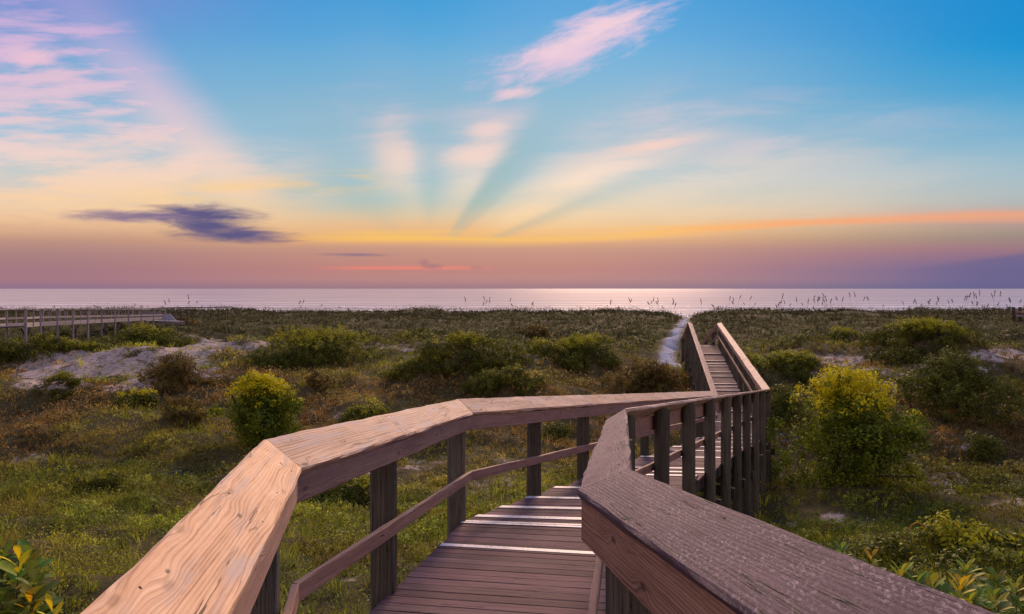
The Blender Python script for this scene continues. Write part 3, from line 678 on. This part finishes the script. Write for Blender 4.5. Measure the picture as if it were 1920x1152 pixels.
for (a, at_), (b, bt) in zip(pr, pr[1:]):
    for dv in (Vector((0, 0, 0)), Vector((1.05, 1.53, 0))):
        for za, zb, hh, nm in ((at_.z, bt.z, .05, 'top_rail'), (at_.z-.52, bt.z-.52, .12, 'mid_rail'), (a.z+.14, b.z+.14, .26, 'deck_edge')):
            s_ = Vector((.02, -.13, 0)); mb = MB(); mb.box(Vector((a.x, a.y, za))+s_*(1 if dv.x == 0 else 1)+dv, Vector((b.x, b.y, zb))+s_+dv, .2 if nm == 'top_rail' else .05, hh, nseg=1); mb.build(nm, M['far_wood'], fb)
    for dv in (Vector((0, 0, 0)), Vector((1.05, 1.53, 0))):      # thin baluster halfway
        q = a.lerp(b, .5)+dv; mb = MB(); mb.post(q.x, q.y, q.z-.1, lambda x_, y_, z=(at_.z+bt.z)/2-.04: z, .04, n=6, seg=1); mb.build('baluster', M['far_wood'], fb)
    mb = MB(); mb.board((a+Vector((.05, .05, .0)), b+Vector((.05, .05, .0))), (a+Vector((1.0, 1.45, .0)), b+Vector((1.0, 1.45, .0))), (0, 0, -.05), (0, 0, -.05), nseg=1); mb.build('deck', M['far_wood'], fb)
for k in (1, 4, 6, 8):                            # crossed braces
    a = pr[k][0]; b = pr[k+1][0]; mb = MB(); z = a.z-.15
    mb.box(a+Vector((.3, .9, -.2)), Vector((b.x-.2, b.y+.6, a.z-1.25)), .05, .09, nseg=1); mb.box(Vector((a.x+.3, a.y+1.0, a.z-1.25)), b+Vector((-.2, .7, -.2)), .05, .09, nseg=1); mb.build('brace', M['beam'], fb)
# platform with bench panels where it meets the dune
d0 = 63; mb = MB(); mb.box(P3(272, 601, d0), P3(338, 602, d0+2), 3.0, .28, nseg=2); mb.build('platform', M['far_wood'], fb)
mb = MB(); mb.box(P3(262, 584.5, d0-1.0), P3(304, 584.5, d0-.2), .06, .78, nseg=2); mb.build('side_panel', M['far_wood'], fb)
mb = MB(); mb.board((P3(302, 601, d0-1.3), P3(330, 601, d0-1.3)), (P3(306, 589, d0-.4), P3(318, 589, d0-.4)), (0, .08, 0), (0, .08, 0), nseg=1); mb.build('stair_panel', M['far_wood'], fb)
mb = MB()
for x0, y0, x1, y1, dd in ((262, 579.0, 320, 576.5, 63), (320, 576.5, 375, 576, 66), (375, 576, 436, 575, 76), (310, 590, 352, 591, 64), (310, 597, 352, 597, 64)):
    mb.box(P3(x0, y0, dd), P3(x1, y1, dd+3), .1, .1, nseg=1)
mb.build('top_rail', M['beam'], fb)
for px, dd in ((286, 63.5), (318, 65), (340, 66.5), (352, 66.5), (384, 75), (396, 75.5), (410, 76), (428, 77)):
    p = P3(px, 580, dd); mb = MB(); mb.box(Vector((p.x, p.y, ground(p.x, p.y)-.3)), Vector((p.x, p.y, p.z)), .11, .11, up=(0, 1, 0), nseg=1); mb.build('post', M['beam'], fb)
# small lookout at the right edge
lo = empty('lookout_deck', (P3(1915, 590, 72)[0], 72, ground(P3(1915, 590, 72)[0], 72))); tag(lo, 'small wooden lookout deck peeking over the dune at the right edge', 'lookout deck')
mb = MB(); mb.box(P3(1907, 583.5, 72), P3(1960, 584, 73), 1.6, .22, nseg=1); mb.build('deck', M['fascia_warm'], lo)
mb = MB(); mb.box(P3(1909, 590, 71.6), P3(1960, 591, 72.6), .4, .24, nseg=1); mb.build('bench', M['far_wood'], lo)
mb = MB(); mb.box(P3(1912, 577, 72), P3(1960, 578, 73), .2, .08, nseg=1); mb.build('top_rail', M['fascia_warm'], lo)
for px in (1899, 1911, 1940):
    p = P3(px, 576, 72.4); mb = MB(); mb.box(Vector((p.x, p.y, ground(p.x, p.y)-.3)), p, .22, .22, up=(0, 1, 0), nseg=1); mb.build('post', M['beam'], lo)
mb = MB(); mb.box(P3(1885, 580.5, 72), P3(1893, 575, 72.2), .1, .16, nseg=1); mb.build('brace', M['beam'], lo)

# ---------------------------------------------------------------- foliage builders
def leafcards(P, N, size, colr, aspect=.55, curl=.25):
    """diamond leaf cards at P facing roughly N; P,N (n,3), size (n,), colr (n,3)"""
    n = len(P); r = rng.normal(size=(n, 3)); t = np.cross(N, r); t /= np.linalg.norm(t, axis=1)[:, None]+1e-9
    b = np.cross(N, t); b /= np.linalg.norm(b, axis=1)[:, None]+1e-9; s = size[:, None]
    Nn = N/(np.linalg.norm(N, axis=1)[:, None]+1e-9)
    V = np.stack([P-t*s*.5, P+b*s*aspect*.5+Nn*s*curl*.3+t*s*.08, P+t*s*.5, P-b*s*aspect*.5+Nn*s*curl*.3+t*s*.08], 1).reshape(-1, 3)
    Fc = np.arange(n*4).reshape(n, 4); return V, Fc, np.repeat(colr, 4, axis=0)
def shrub(x, d, wd, ht, style, label, group):
    gz = EYE+float(hgt(x, d)); loc = (x, d, gz); t = empty('shrub', loc); tag(t, label, 'shrub', group)
    rx_, ryy = wd/2, wd*.42
    if style in ('mound', 'brown'): ht = ht*.68+.12
    nl = 10 if style in ('tall', 'loose') else 7
    lobes = []
    if style == 'tall':
        for k in range(34):
            a = rng.uniform(0, 6.28); hh = rng.uniform(.04, .86); q = math.sqrt(max(0, 1-(hh/.90)**1.25))*rng.uniform(.25, .92)
            lobes.append((x+math.cos(a)*rx_*q, d+math.sin(a)*ryy*q, gz+hh*ht, rng.uniform(.07, .19)*wd))
        lobes += [(x-.02*wd, d, gz+ht*.78, wd*.13), (x-.08*wd, d-.1, gz+ht*.94, wd*.07), (x-.14*wd, d-.1, gz+ht*.86, wd*.08), (x+.10*wd, d-.1, gz+ht*.88, wd*.07), (x-.28*wd, d-.1, gz+ht*.72, wd*.10), (x+.22*wd, d-.1, gz+ht*.80, wd*.08), (x+.40*wd, d-.1, gz+ht*.52, wd*.09), (x-.44*wd, d, gz+ht*.45, wd*.09), (x, d, gz+ht*.2, wd*.3)]
    elif style == 'loose':
        for k in range(18):
            a = rng.uniform(0, 6.28); q = rng.uniform(.1, .8); hh = rng.uniform(.1, .8)*(1-q*q*.6)
            lobes.append((x+math.cos(a)*rx_*q, d+math.sin(a)*ryy*q, gz+hh*ht, rng.uniform(.13, .24)*wd))
    else:
        for k in range(16):
            a = rng.uniform(0, 6.28); q = math.sqrt(rng.uniform(0, .85)); hh = .62*(1-q**2)
            lobes.append((x+math.cos(a)*rx_*q, d+math.sin(a)*ryy*q, EYE+float(hgt(x+math.cos(a)*rx_*q, d+math.sin(a)*ryy*q))+hh*ht*.7, max(.16*wd*(.6+.6*rng.random()), .2)))
    lobes = np.array(lobes)
    px_w = max(.035, 2.6*d/F)            # leaf no smaller than about two pixels
    lsz = {'tall': max(.075, px_w), 'loose': max(.07, px_w), 'mound': max(.06, px_w), 'brown': max(.06, px_w*1.1)}[style]
    area = sum(4*3.14*l[3]**2*.5 for l in lobes); n = int(min(34000, max(500, area/(lsz**2)*(3.2 if style == 'tall' else 2.3))))
    nc_ = max(40, n//22); li = rng.choice(len(lobes), nc_, p=lobes[:, 3]**2/np.sum(lobes[:, 3]**2)); v = rng.normal(size=(nc_, 3)); v[:, 2] = v[:, 2]*.9+.25
    v /= np.linalg.norm(v, axis=1)[:, None]; rr = rng.uniform(.35, 1.0, nc_)**.5
    # clumpy outline
    cl = .78+.5*vnoise(v[:, 0]*3+li*7.3, v[:, 1]*3+v[:, 2]*3, 3); r_ = lobes[li, 3]*rr*cl
    flat = .62 if style in ('mound', 'brown') else .95
    P = lobes[li, :3]+v*r_[:, None]*np.array([1, 1, flat]); ci = rng.integers(0, nc_, n); ctint = rng.uniform(.55, 1.35, nc_); cy = rng.random(nc_)
    u_ = rng.normal(size=(n, 3)); u_ /= np.linalg.norm(u_, axis=1)[:, None]; P = P[ci]+u_*(lsz*1.9*rng.uniform(.1, 1, n)**.5)[:, None]*np.array([1, 1, 1.15])
    N = v[ci]*.8+u_*.7+rng.normal(size=(n, 3))*.45; v = v[ci]; rr = rr[ci]; cy = cy[ci]
    gg = EYE+hgt(P[:, 0], P[:, 1]); P[:, 2] = np.maximum(P[:, 2], gg+rng.uniform(0, .12, n)*min(1, ht))
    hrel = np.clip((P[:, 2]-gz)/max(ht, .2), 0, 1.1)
    pal = {'tall': ((.08, .115, .014), (.23, .27, .02)), 'loose': ((.075, .085, .016), (.16, .17, .026)), 'mound': ((.062, .070, .012), (.15, .155, .016)), 'brown': ((.12, .080, .024), (.21, .15, .032))}[style]
    mixv = np.clip(rng.normal(.4, .3, n)+(vnoise(P[:, 0]*2/max(.6, wd*.3), P[:, 2]*2+P[:, 1]*2/max(.6, wd*.3), 9)-.5)*.9, 0, 1)[:, None]
    C_ = np.array(pal[0])*(1-mixv)+np.array(pal[1])*mixv; C_ = C_*rng.uniform(.75, 1.25, (n, 1))*ctint[ci][:, None]
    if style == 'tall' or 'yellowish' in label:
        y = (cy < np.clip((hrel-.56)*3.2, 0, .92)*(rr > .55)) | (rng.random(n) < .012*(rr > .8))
        C_[y] = np.array((.62, .54, .014))*rng.uniform(.55, 1.2, (y.sum(), 1))  # yellow growth, with the brightness of sunlit tops put into the leaf colour
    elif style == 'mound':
        y = cy < .8*np.clip((hrel-.35)*2.2, 0, 1)*(rr > .5); C_[y] = np.array((.34, .33, .018))*rng.uniform(.6, 1.2, (y.sum(), 1))  # sunlit rim of the mounds painted in: upper clumps yellow over a darker body
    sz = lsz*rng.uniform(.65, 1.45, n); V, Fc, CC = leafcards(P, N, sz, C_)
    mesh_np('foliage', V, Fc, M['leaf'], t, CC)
    if style in ('tall', 'loose') or wd > 1.0:
        mb = MB()
        for k in range(7 if style != 'tall' else 12):
            l = lobes[rng.integers(len(lobes))]; p0 = Vector((x+rng.uniform(-.1, .1)*wd, d+rng.uniform(-.08, .08)*wd, gz-.1)); p1 = Vector(l[:3])
            mid = p0.lerp(p1, .5)+Vector((rng.uniform(-.06, .06)*wd, 0, .05*ht)); r0 = .016*min(ht, 2.5)+.006
            for a, b, ra in ((p0, mid, r0), (mid, p1, r0*.6)): mb.box(a, b, ra*2, ra*2, up=(.3, 1, .1), nseg=1, jit=0)
        mb.build('stem', M['bark'], t)
    return t
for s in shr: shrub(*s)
# bare twigs beside the small right shrub
# ---------------------------------------------------------------- ground cover
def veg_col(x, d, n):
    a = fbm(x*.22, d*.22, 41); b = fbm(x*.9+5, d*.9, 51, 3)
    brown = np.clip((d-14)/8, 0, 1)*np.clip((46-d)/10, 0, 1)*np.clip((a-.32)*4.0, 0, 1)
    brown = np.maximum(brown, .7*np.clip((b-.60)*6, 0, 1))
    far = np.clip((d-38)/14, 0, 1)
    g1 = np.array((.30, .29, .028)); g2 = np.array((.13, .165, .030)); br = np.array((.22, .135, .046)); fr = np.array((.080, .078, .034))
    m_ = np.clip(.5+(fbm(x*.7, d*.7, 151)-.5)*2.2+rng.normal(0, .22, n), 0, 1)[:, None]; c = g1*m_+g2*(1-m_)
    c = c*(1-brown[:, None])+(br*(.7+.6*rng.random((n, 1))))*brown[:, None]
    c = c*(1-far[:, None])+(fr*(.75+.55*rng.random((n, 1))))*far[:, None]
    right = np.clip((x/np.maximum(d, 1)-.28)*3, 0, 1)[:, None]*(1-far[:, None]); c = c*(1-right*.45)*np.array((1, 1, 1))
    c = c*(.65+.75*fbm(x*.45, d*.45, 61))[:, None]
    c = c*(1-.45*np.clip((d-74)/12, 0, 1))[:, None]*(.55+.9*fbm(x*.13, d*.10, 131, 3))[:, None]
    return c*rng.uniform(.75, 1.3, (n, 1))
def sample(d0, d1, dens):
    A = .82*(d1*d1-d0*d0)+6*(d1-d0); n = int(A*dens); d = np.sqrt(rng.uniform(d0*d0, d1*d1, n)); x = rng.uniform(-1, 1, n)*(.82*d+3)
    s = sandv(x, d)+.45*(fbm(x*2.2, d*2.2, 71)-.5); p = pathdist(x, d)
    keep = (rng.random(n) > np.clip(s*1.15, 0, .86)) & (p > .75)
    return x[keep], d[keep]
def on_deck(x, d):
    q = np.zeros(len(x), bool)
    for i in range(len(x)):
        if -1 < d[i] < 37.5:
            l = edgeX(Lin, -1, d[i], .25); r = edgeX(Rin, 1, d[i], .25); q[i] = l < x[i] < r
    return q
GV, GF, GC = [], [], []; SV, SF, SC = [], [], []
gcount = 0; scount = 0
for d0, d1, dens, nbl, hb, wb in ((3.2, 9, 55, 16, .24, .012), (9, 16, 36, 13, .25, .016), (16, 26, 16, 11, .26, .022), (26, 42, 9, 10, .28, .034), (42, 70, 3.6, 10, .32, .055), (70, 97, 3.2, 9, .36, .07)):
    x, d = sample(d0, d1, dens); n = len(x)
    lowfar = fbm(x*.35, d*.35, 81); kk = rng.random(n) < np.clip(.35+1.3*(lowfar-.35), .25, 1); x, d = x[kk], d[kk]; n = len(x)
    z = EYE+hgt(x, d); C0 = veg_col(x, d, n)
    C0 = C0*rng.uniform(.6, 1.4, (n, 1)); hs = hb*(.3+1.3*fbm(x*1.1, d*1.1, 91))*rng.uniform(.7, 1.3, n)
    if d0 < 37:
        od = on_deck(x, d); hs = np.where(od, np.minimum(hs, .3), hs)
    m_ = n*nbl; ti = np.repeat(np.arange(n), nbl)
    a = rng.uniform(0, 6.283, m_); r0 = rng.uniform(0, .10, m_)*(hb/.28); lean = rng.uniform(.15, .95, m_); hh = hs[ti]*rng.uniform(.5, 1.2, m_)
    bx = x[ti]+np.cos(a)*r0; by = d[ti]+np.sin(a)*r0; bz = z[ti]-.03
    ux, uy = np.cos(a), np.sin(a); wv = wb*rng.uniform(.6, 1.2, m_)
    fa = rng.uniform(0, 3.14, m_); sxv, syv = np.cos(fa)*wv*.5, np.sin(fa)*wv*.5
    mxp = bx+ux*lean*hh*.35; myp = by+uy*lean*hh*.35; mz = bz+hh*.6
    tx = bx+ux*lean*hh; ty = by+uy*lean*hh; tz = bz+hh*(1-.25*lean)
    V = np.stack([np.stack([bx-sxv, by-syv, bz], 1), np.stack([bx+sxv, by+syv, bz], 1), np.stack([mxp+sxv*.8, myp+syv*.8, mz], 1), np.stack([mxp-sxv*.8, myp-syv*.8, mz], 1),
                  np.stack([tx+sxv*.15, ty+syv*.15, tz], 1), np.stack([tx-sxv*.15, ty-syv*.15, tz], 1)], 1).reshape(-1, 3)
    b_ = np.arange(m_)*6; Fc = np.concatenate([np.stack([b_, b_+1, b_+2, b_+3], 1), np.stack([b_+3, b_+2, b_+4, b_+5], 1)])+gcount
    gcount += len(V); GV.append(V); GF.append(Fc); cc = C0[ti]*rng.uniform(.7, 1.35, (m_, 1)); GC.append(np.repeat(cc, 6, axis=0))
gr = mesh_np('dune_grass', np.concatenate(GV), np.concatenate(GF), M['grass'], colr=np.concatenate(GC)); tag(gr, 'olive and brown dune grass covering the ground between the shrubs', 'grass', kind='stuff')
for d0, d1, dens, nlf, rad, ls in ((3.2, 9, 26, 46, .22, .030), (9, 16, 22, 40, .27, .036), (16, 26, 11, 34, .36, .050), (26, 42, 6, 32, .46, .075), (42, 70, 2.2, 26, .70, .11), (70, 97, 1.6, 20, .8, .14)):
    x, d = sample(d0, d1, dens); n = len(x)
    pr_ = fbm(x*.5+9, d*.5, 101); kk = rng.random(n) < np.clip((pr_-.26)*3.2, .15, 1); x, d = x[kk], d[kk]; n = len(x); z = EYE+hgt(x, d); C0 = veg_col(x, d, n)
    C0 = C0*rng.uniform(.5, 1.55, (n, 1)); sz = rad*(.35+1.3*fbm(x*.8, d*.8, 111))*rng.uniform(.7, 1.35, n); m_ = n*nlf; ti = np.repeat(np.arange(n), nlf)
    v = rng.normal(size=(m_, 3)); v[:, 2] = np.abs(v[:, 2])*.8; v /= np.linalg.norm(v, axis=1)[:, None]; rr = rng.uniform(.35, 1, m_)**.6
    P = np.stack([x[ti], d[ti], z[ti]], 1)+v*(rr*sz[ti])[:, None]*np.array([1.15, 1.15, .85]); N = v+rng.normal(size=(m_, 3))*.7
    cc = C0[ti]*rng.uniform(.65, 1.4, (m_, 1)); y = rng.random(m_) < .11*(d[ti] < 24); cc[y] = np.array((.34, .33, .02))*rng.uniform(.5, 1.2, (y.sum(), 1))
    V, Fc, CC = leafcards(P, N, ls*rng.uniform(.6, 1.4, m_), cc, aspect=.5); SV.append(V); SF.append(Fc+scount); scount += len(V); SC.append(CC)
# low rounded hummocks of creeper and scrub
nh = 970; hd_ = np.concatenate([np.sqrt(rng.uniform(6**2, 60**2, 620)), rng.uniform(4.5, 20, 350)]); hx = rng.uniform(-1, 1, nh)*(.80*hd_+1); hs_ = sandv(hx, hd_); ok = (pathdist(hx, hd_) > 2) & (rng.random(nh) > hs_*.8) & (fbm(hx*.2, hd_*.2, 141) > .42) & ~on_deck(hx, hd_)
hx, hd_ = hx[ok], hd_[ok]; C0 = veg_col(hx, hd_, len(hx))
for x, d, c0 in zip(hx, hd_, C0):
    R_ = rng.uniform(.22, .55)*(1+d/38); ls = max(.036, 2.6*d/F); n = int(min(1500, 3.0*R_*R_/(ls*ls)*2.0)); nc_ = max(6, n//16)
    v = rng.normal(size=(nc_, 3)); v[:, 2] = np.abs(v[:, 2]); v /= np.linalg.norm(v, axis=1)[:, None]; cr_ = rng.uniform(.45, 1, nc_)**.5
    ci = rng.integers(0, nc_, n); u_ = rng.normal(size=(n, 3)); u_ /= np.linalg.norm(u_, axis=1)[:, None]
    cc_ = v*(cr_*R_)[:, None]*np.array([1.25, 1.0, .62]); P = cc_[ci]+u_*ls*1.7*rng.uniform(.2, 1, n)[:, None]; P[:, 0] += x; P[:, 1] += d; P[:, 2] += EYE+hgt(P[:, 0], P[:, 1])-.03
    tip = (v[:, 2] > .55)[ci]; c_ = c0*rng.uniform(.4, 1.6, nc_)[ci][:, None]*rng.uniform(.75, 1.25, (n, 1)); c_ = np.where(tip[:, None] & (rng.random((n, 1)) < .5), c_*np.array((1.6, 1.65, 1.0)), c_*.85)  # highlights put into the colour: upward clumps brighter, the rest darkened
    V, Fc, CC = leafcards(P, v[ci]+u_*.7, ls*rng.uniform(.7, 1.4, n), c_); SV.append(V); SF.append(Fc+scount); scount += len(V); SC.append(CC)
su = mesh_np('ground_cover', np.concatenate(SV), np.concatenate(SF), M['leaf'], colr=np.concatenate(SC)); tag(su, 'low leafy scrub and creeper covering the dunes', 'ground cover', kind='stuff')
print('cards', gcount//6, scount//4)

# ---------------------------------------------------------------- sea oats on the crest
def oat_mesh(seed):
    rg = random.Random(seed); mbo = MB(); H = 1.0; bend = rg.uniform(-.22, .3); pts = []
    for i in range(6):
        t = i/5; pts.append(Vector((bend*t**3, 0, H*t)))
    for a, b in zip(pts, pts[1:]): mbo.box(a, b, .010, .010, up=(0, 1, 0), nseg=1, jit=0, ch=.002)
    me_pts = []
    top = pts[-1]; dr_ = Vector((math.copysign(.55, bend), 0, rg.uniform(.5, 1.6))).normalized()
    st = MB(); base_ = top-dr_*.02
    for k in range(16):
        q = base_+dr_*(.30*k/15)*rg.uniform(.9, 1.1)+Vector((rg.uniform(-.03, .03), rg.uniform(-.03, .03), rg.uniform(-.03, .02)))
        L = Vector((rg.uniform(-.5, .5), rg.uniform(-.5, .5), rg.uniform(-1, .2))).normalized()*.07
        st.box(q, q+L+dr_*.05, .05, .022, up=(0, 1, .1), nseg=1, jit=0, ch=.008)
    return mbo, st
def tmp_mesh(mb, mat, nm):
    o = mb.build(nm, mat); me = o.data; bpy.data.objects.remove(o); return me
OM = [tuple(tmp_mesh(m_, M['oat'], nm) for m_, nm in zip(oat_mesh(s), ('stalk', 'seed_head'))) for s in range(5)]
oats = []
def oatgrp(x0, x1, n, hmin, hmax, dmin=78, dmax=92): 
    for _ in range(n): oats.append((x0+(x1-x0)*(.5+.5*math.sin(random.uniform(-1.6, 1.6)*1.9)*random.uniform(.3, 1)), random.uniform(dmin, dmax), hmin*.8+(hmax-hmin*.8)*random.random()**1.6))
oatgrp(280, 450, 10, 1.1, 1.9); oatgrp(470, 620, 8, 1.0, 1.7); oatgrp(790, 960, 9, 1.0, 2.0); oatgrp(960, 1200, 12, 1.1, 1.9)
oatgrp(1215, 1280, 9, 1.2, 2.0, 84, 92); oatgrp(1300, 1420, 12, 1.1, 2.1); oatgrp(1420, 1600, 24, 1.1, 2.1); oatgrp(1600, 1760, 14, 1.0, 2.0); oatgrp(1760, 1880, 20, 1.3, 2.7); oatgrp(1880, 1930, 6, 1.3, 2.4); oatgrp(620, 790, 5, .9, 1.5); oatgrp(60, 270, 8, .9, 1.4)
def oat_label(px):
    if px < 620: return 'thin drooping sea oat stalk on the dune crest in the left third'
    if px < 1290: return 'thin drooping sea oat stalk on the dune crest left of the sandy path'
    if px < 1600: return 'thin drooping sea oat stalk on the crest just right of the sandy path'
    return 'thin drooping sea oat stalk on the crest near the right edge'
for i, (px, d, h) in enumerate(oats):
    x = (px-CX)/F*d; o = empty('sea_oat', (x, d, ground(x, d)-.05)); tag(o, oat_label(px), 'sea oat', 'sea oats along the dune crest')
    sm, hm = OM[i % 5]
    for nm, me in (('stalk', sm), ('seed_head', hm)):
        c = bpy.data.objects.new(nm, me); COL.objects.link(c); c.parent = o
    o.scale = (1.05, 1.05, h); o.rotation_euler = (0, random.uniform(-.12, .12), random.uniform(-.6, .6)+(math.pi if random.random() < .12 else 0))

# ---------------------------------------------------------------- near broad-leaved plants
def leafblade(base_, dirv, up, L, wdt, colr, V, Fc, CC):
    dirv = dirv.normalized(); side = dirv.cross(up).normalized(); nrm = side.cross(dirv).normalized(); b0 = len(V)
    prof = [(0, .06), (.2, .34), (.45, .80), (.7, 1.0), (.88, .72), (1.0, .05)]
    for t, w_ in prof:
        c = base_+dirv*L*t-nrm*(L*.22*t*t)
        for s_, e in ((-1, .10), (0, 0), (1, .10)): V.append(tuple(c+side*s_*w_*wdt*.5+nrm*e*w_*wdt)); CC.append([v*random.uniform(.94, 1.06)*(1.18 if s_ == 0 else 1) for v in colr])
    for i in range(len(prof)-1):
        for k in range(2): a = b0+i*3+k; Fc.append((a, a+1, a+4, a+3))
def leafy_plant(x, d, ztop, n_shoots, label, young=(.45, .26, .02), Lf=.14, spread=.16, young_p=.35, wratio=.46):
    gz = ground(x, d); t = empty('leafy_plant', (x, d, gz)); tag(t, label, 'plant', 'broad leaved plants beside the boardwalk')
    V, Fc, CC = [], [], []; mb = MB()
    for s in range(n_shoots):
        a = random.uniform(0, 6.28); q = spread*math.sqrt(random.random()) if s else 0
        tip = Vector((x+math.cos(a)*q, d+math.sin(a)*q, ztop-random.uniform(0, .22)*(1 if s else 0))); root = Vector((x+random.uniform(-.03, .03), d, gz-.05))
        mid = root.lerp(tip, .6)+Vector((random.uniform(-.05, .05), 0, .03))
        mb.box(root, mid, .007, .007, up=(0, 1, .1), nseg=2, jit=0); mb.box(mid, tip-Vector((0, 0, Lf*.5)), .0045, .0045, up=(0, 1, .1), nseg=2, jit=0)
        nl = 24; tip = tip-Vector((0, 0, Lf*.45)); mid = tip+Vector((random.uniform(-.04, .04), 0, -.36)); y = random.random() < young_p or s == 0
        for k in range(nl):
            h = k/(nl-1); b = mid.lerp(tip, .1+.9*h**.8); an = k*2.4+random.uniform(-.3, .3)
            elev = .25+1.0*h**2*.95; dv = Vector((math.cos(an)*math.cos(elev), math.sin(an)*math.cos(elev), math.sin(elev)))
            L = Lf*random.uniform(.8, 1.15)*(1-.35*h**3); yy_ = y and h > .74
            if yy_: c = tuple(v*random.uniform(.8, 1.1) for v in young); L *= 1.0
            else: c = tuple(v*random.uniform(.7, 1.2) for v in ((.115, .165, .032) if random.random() < .6 else (.22, .26, .035)))
            leafblade(b, dv, Vector((0, 0, 1)) if abs(dv.z) < .97 else Vector((1, 0, 0)), L, L*wratio*(.6 if yy_ else 1), c, V, Fc, CC)
    mesh_np('foliage', np.array(V), np.array(Fc), M['leaf'], t, np.array(CC), smooth=True); mb.build('stem', M['bark'], t)
Y1 = (.62, .50, .015)
def near(px, py, d, ns, lb, **kw):
    p = P3(px, py, d); leafy_plant(p.x, p.y, p.z, ns, lb, **kw)
near(36, 1022, 2.6, 4, 'broad leaved plant with upright bright yellow shoot in the bottom left corner', young=Y1, Lf=.115, spread=.07, young_p=.6, wratio=.55)
near(4, 1002, 2.7, 6, 'green broad leaved plant cut by the left edge of the picture', young=(.16, .20, .03), Lf=.12, spread=.10, young_p=0)
near(98, 1122, 2.5, 5, 'low broad leaved plant at the bottom edge left of the handrail', young=Y1, Lf=.10, spread=.10, young_p=.5)
near(1635, 1026, 4.1, 5, 'broad leaved plant with small orange tip nearest the handrail on the right', young=(.42, .30, .03), Lf=.10, spread=.20, young_p=.1)
near(1690, 1052, 4.0, 6, 'lime tipped broad leaved plant second along the right handrail', young=(.34, .34, .03), Lf=.15, spread=.26, young_p=.1)
near(1748, 1078, 3.9, 6, 'green broad leaved plant third along the right handrail', young=(.30, .25, .03), Lf=.15, spread=.24)
near(1800, 1080, 4.0, 6, 'broad leaved plant with yellow tips near the bottom right corner', young=(.50, .36, .02), Lf=.14, spread=.22)
near(1870, 1110, 3.8, 7, 'low broad leaved plant in the bottom right corner', young=(.30, .30, .03), Lf=.13, spread=.26)
near(1905, 1078, 4.4, 7, 'broad leaved plant cut by the right edge above the bottom right corner', young=(.34, .32, .03), Lf=.13, spread=.26)
near(1812, 1046, 4.7, 7, 'lime green broad leaved plant behind the row along the right handrail', young=(.34, .36, .03), Lf=.13, spread=.30)
# orange vine looping over the right hump
vx, vd = hit(1715, 1010); vn = empty('vine', (vx, vd, ground(vx, vd))); tag(vn, 'thin orange vine looping over the dark green hump at right', 'vine')
mb = MB(); dd = vd-.15
def vpath(pts):
    q = [P3(a, b, dd) for a, b in pts]
    for a, b in zip(q, q[1:]): mb.box(a, b, .022, .022, up=(0, 1, .2), nseg=1, jit=0)
vpath([(1690, 1020), (1697, 1000), (1708, 985), (1718, 979), (1728, 983), (1730, 990)]); vpath([(1682, 1014), (1694, 1019), (1704, 1018)]); vpath([(1706, 1026), (1722, 1024), (1731, 1014), (1742, 1004), (1744, 998)]); vpath([(1722, 1000), (1728, 996), (1731, 990)])
mb.build('stem', M['vine'], vn)
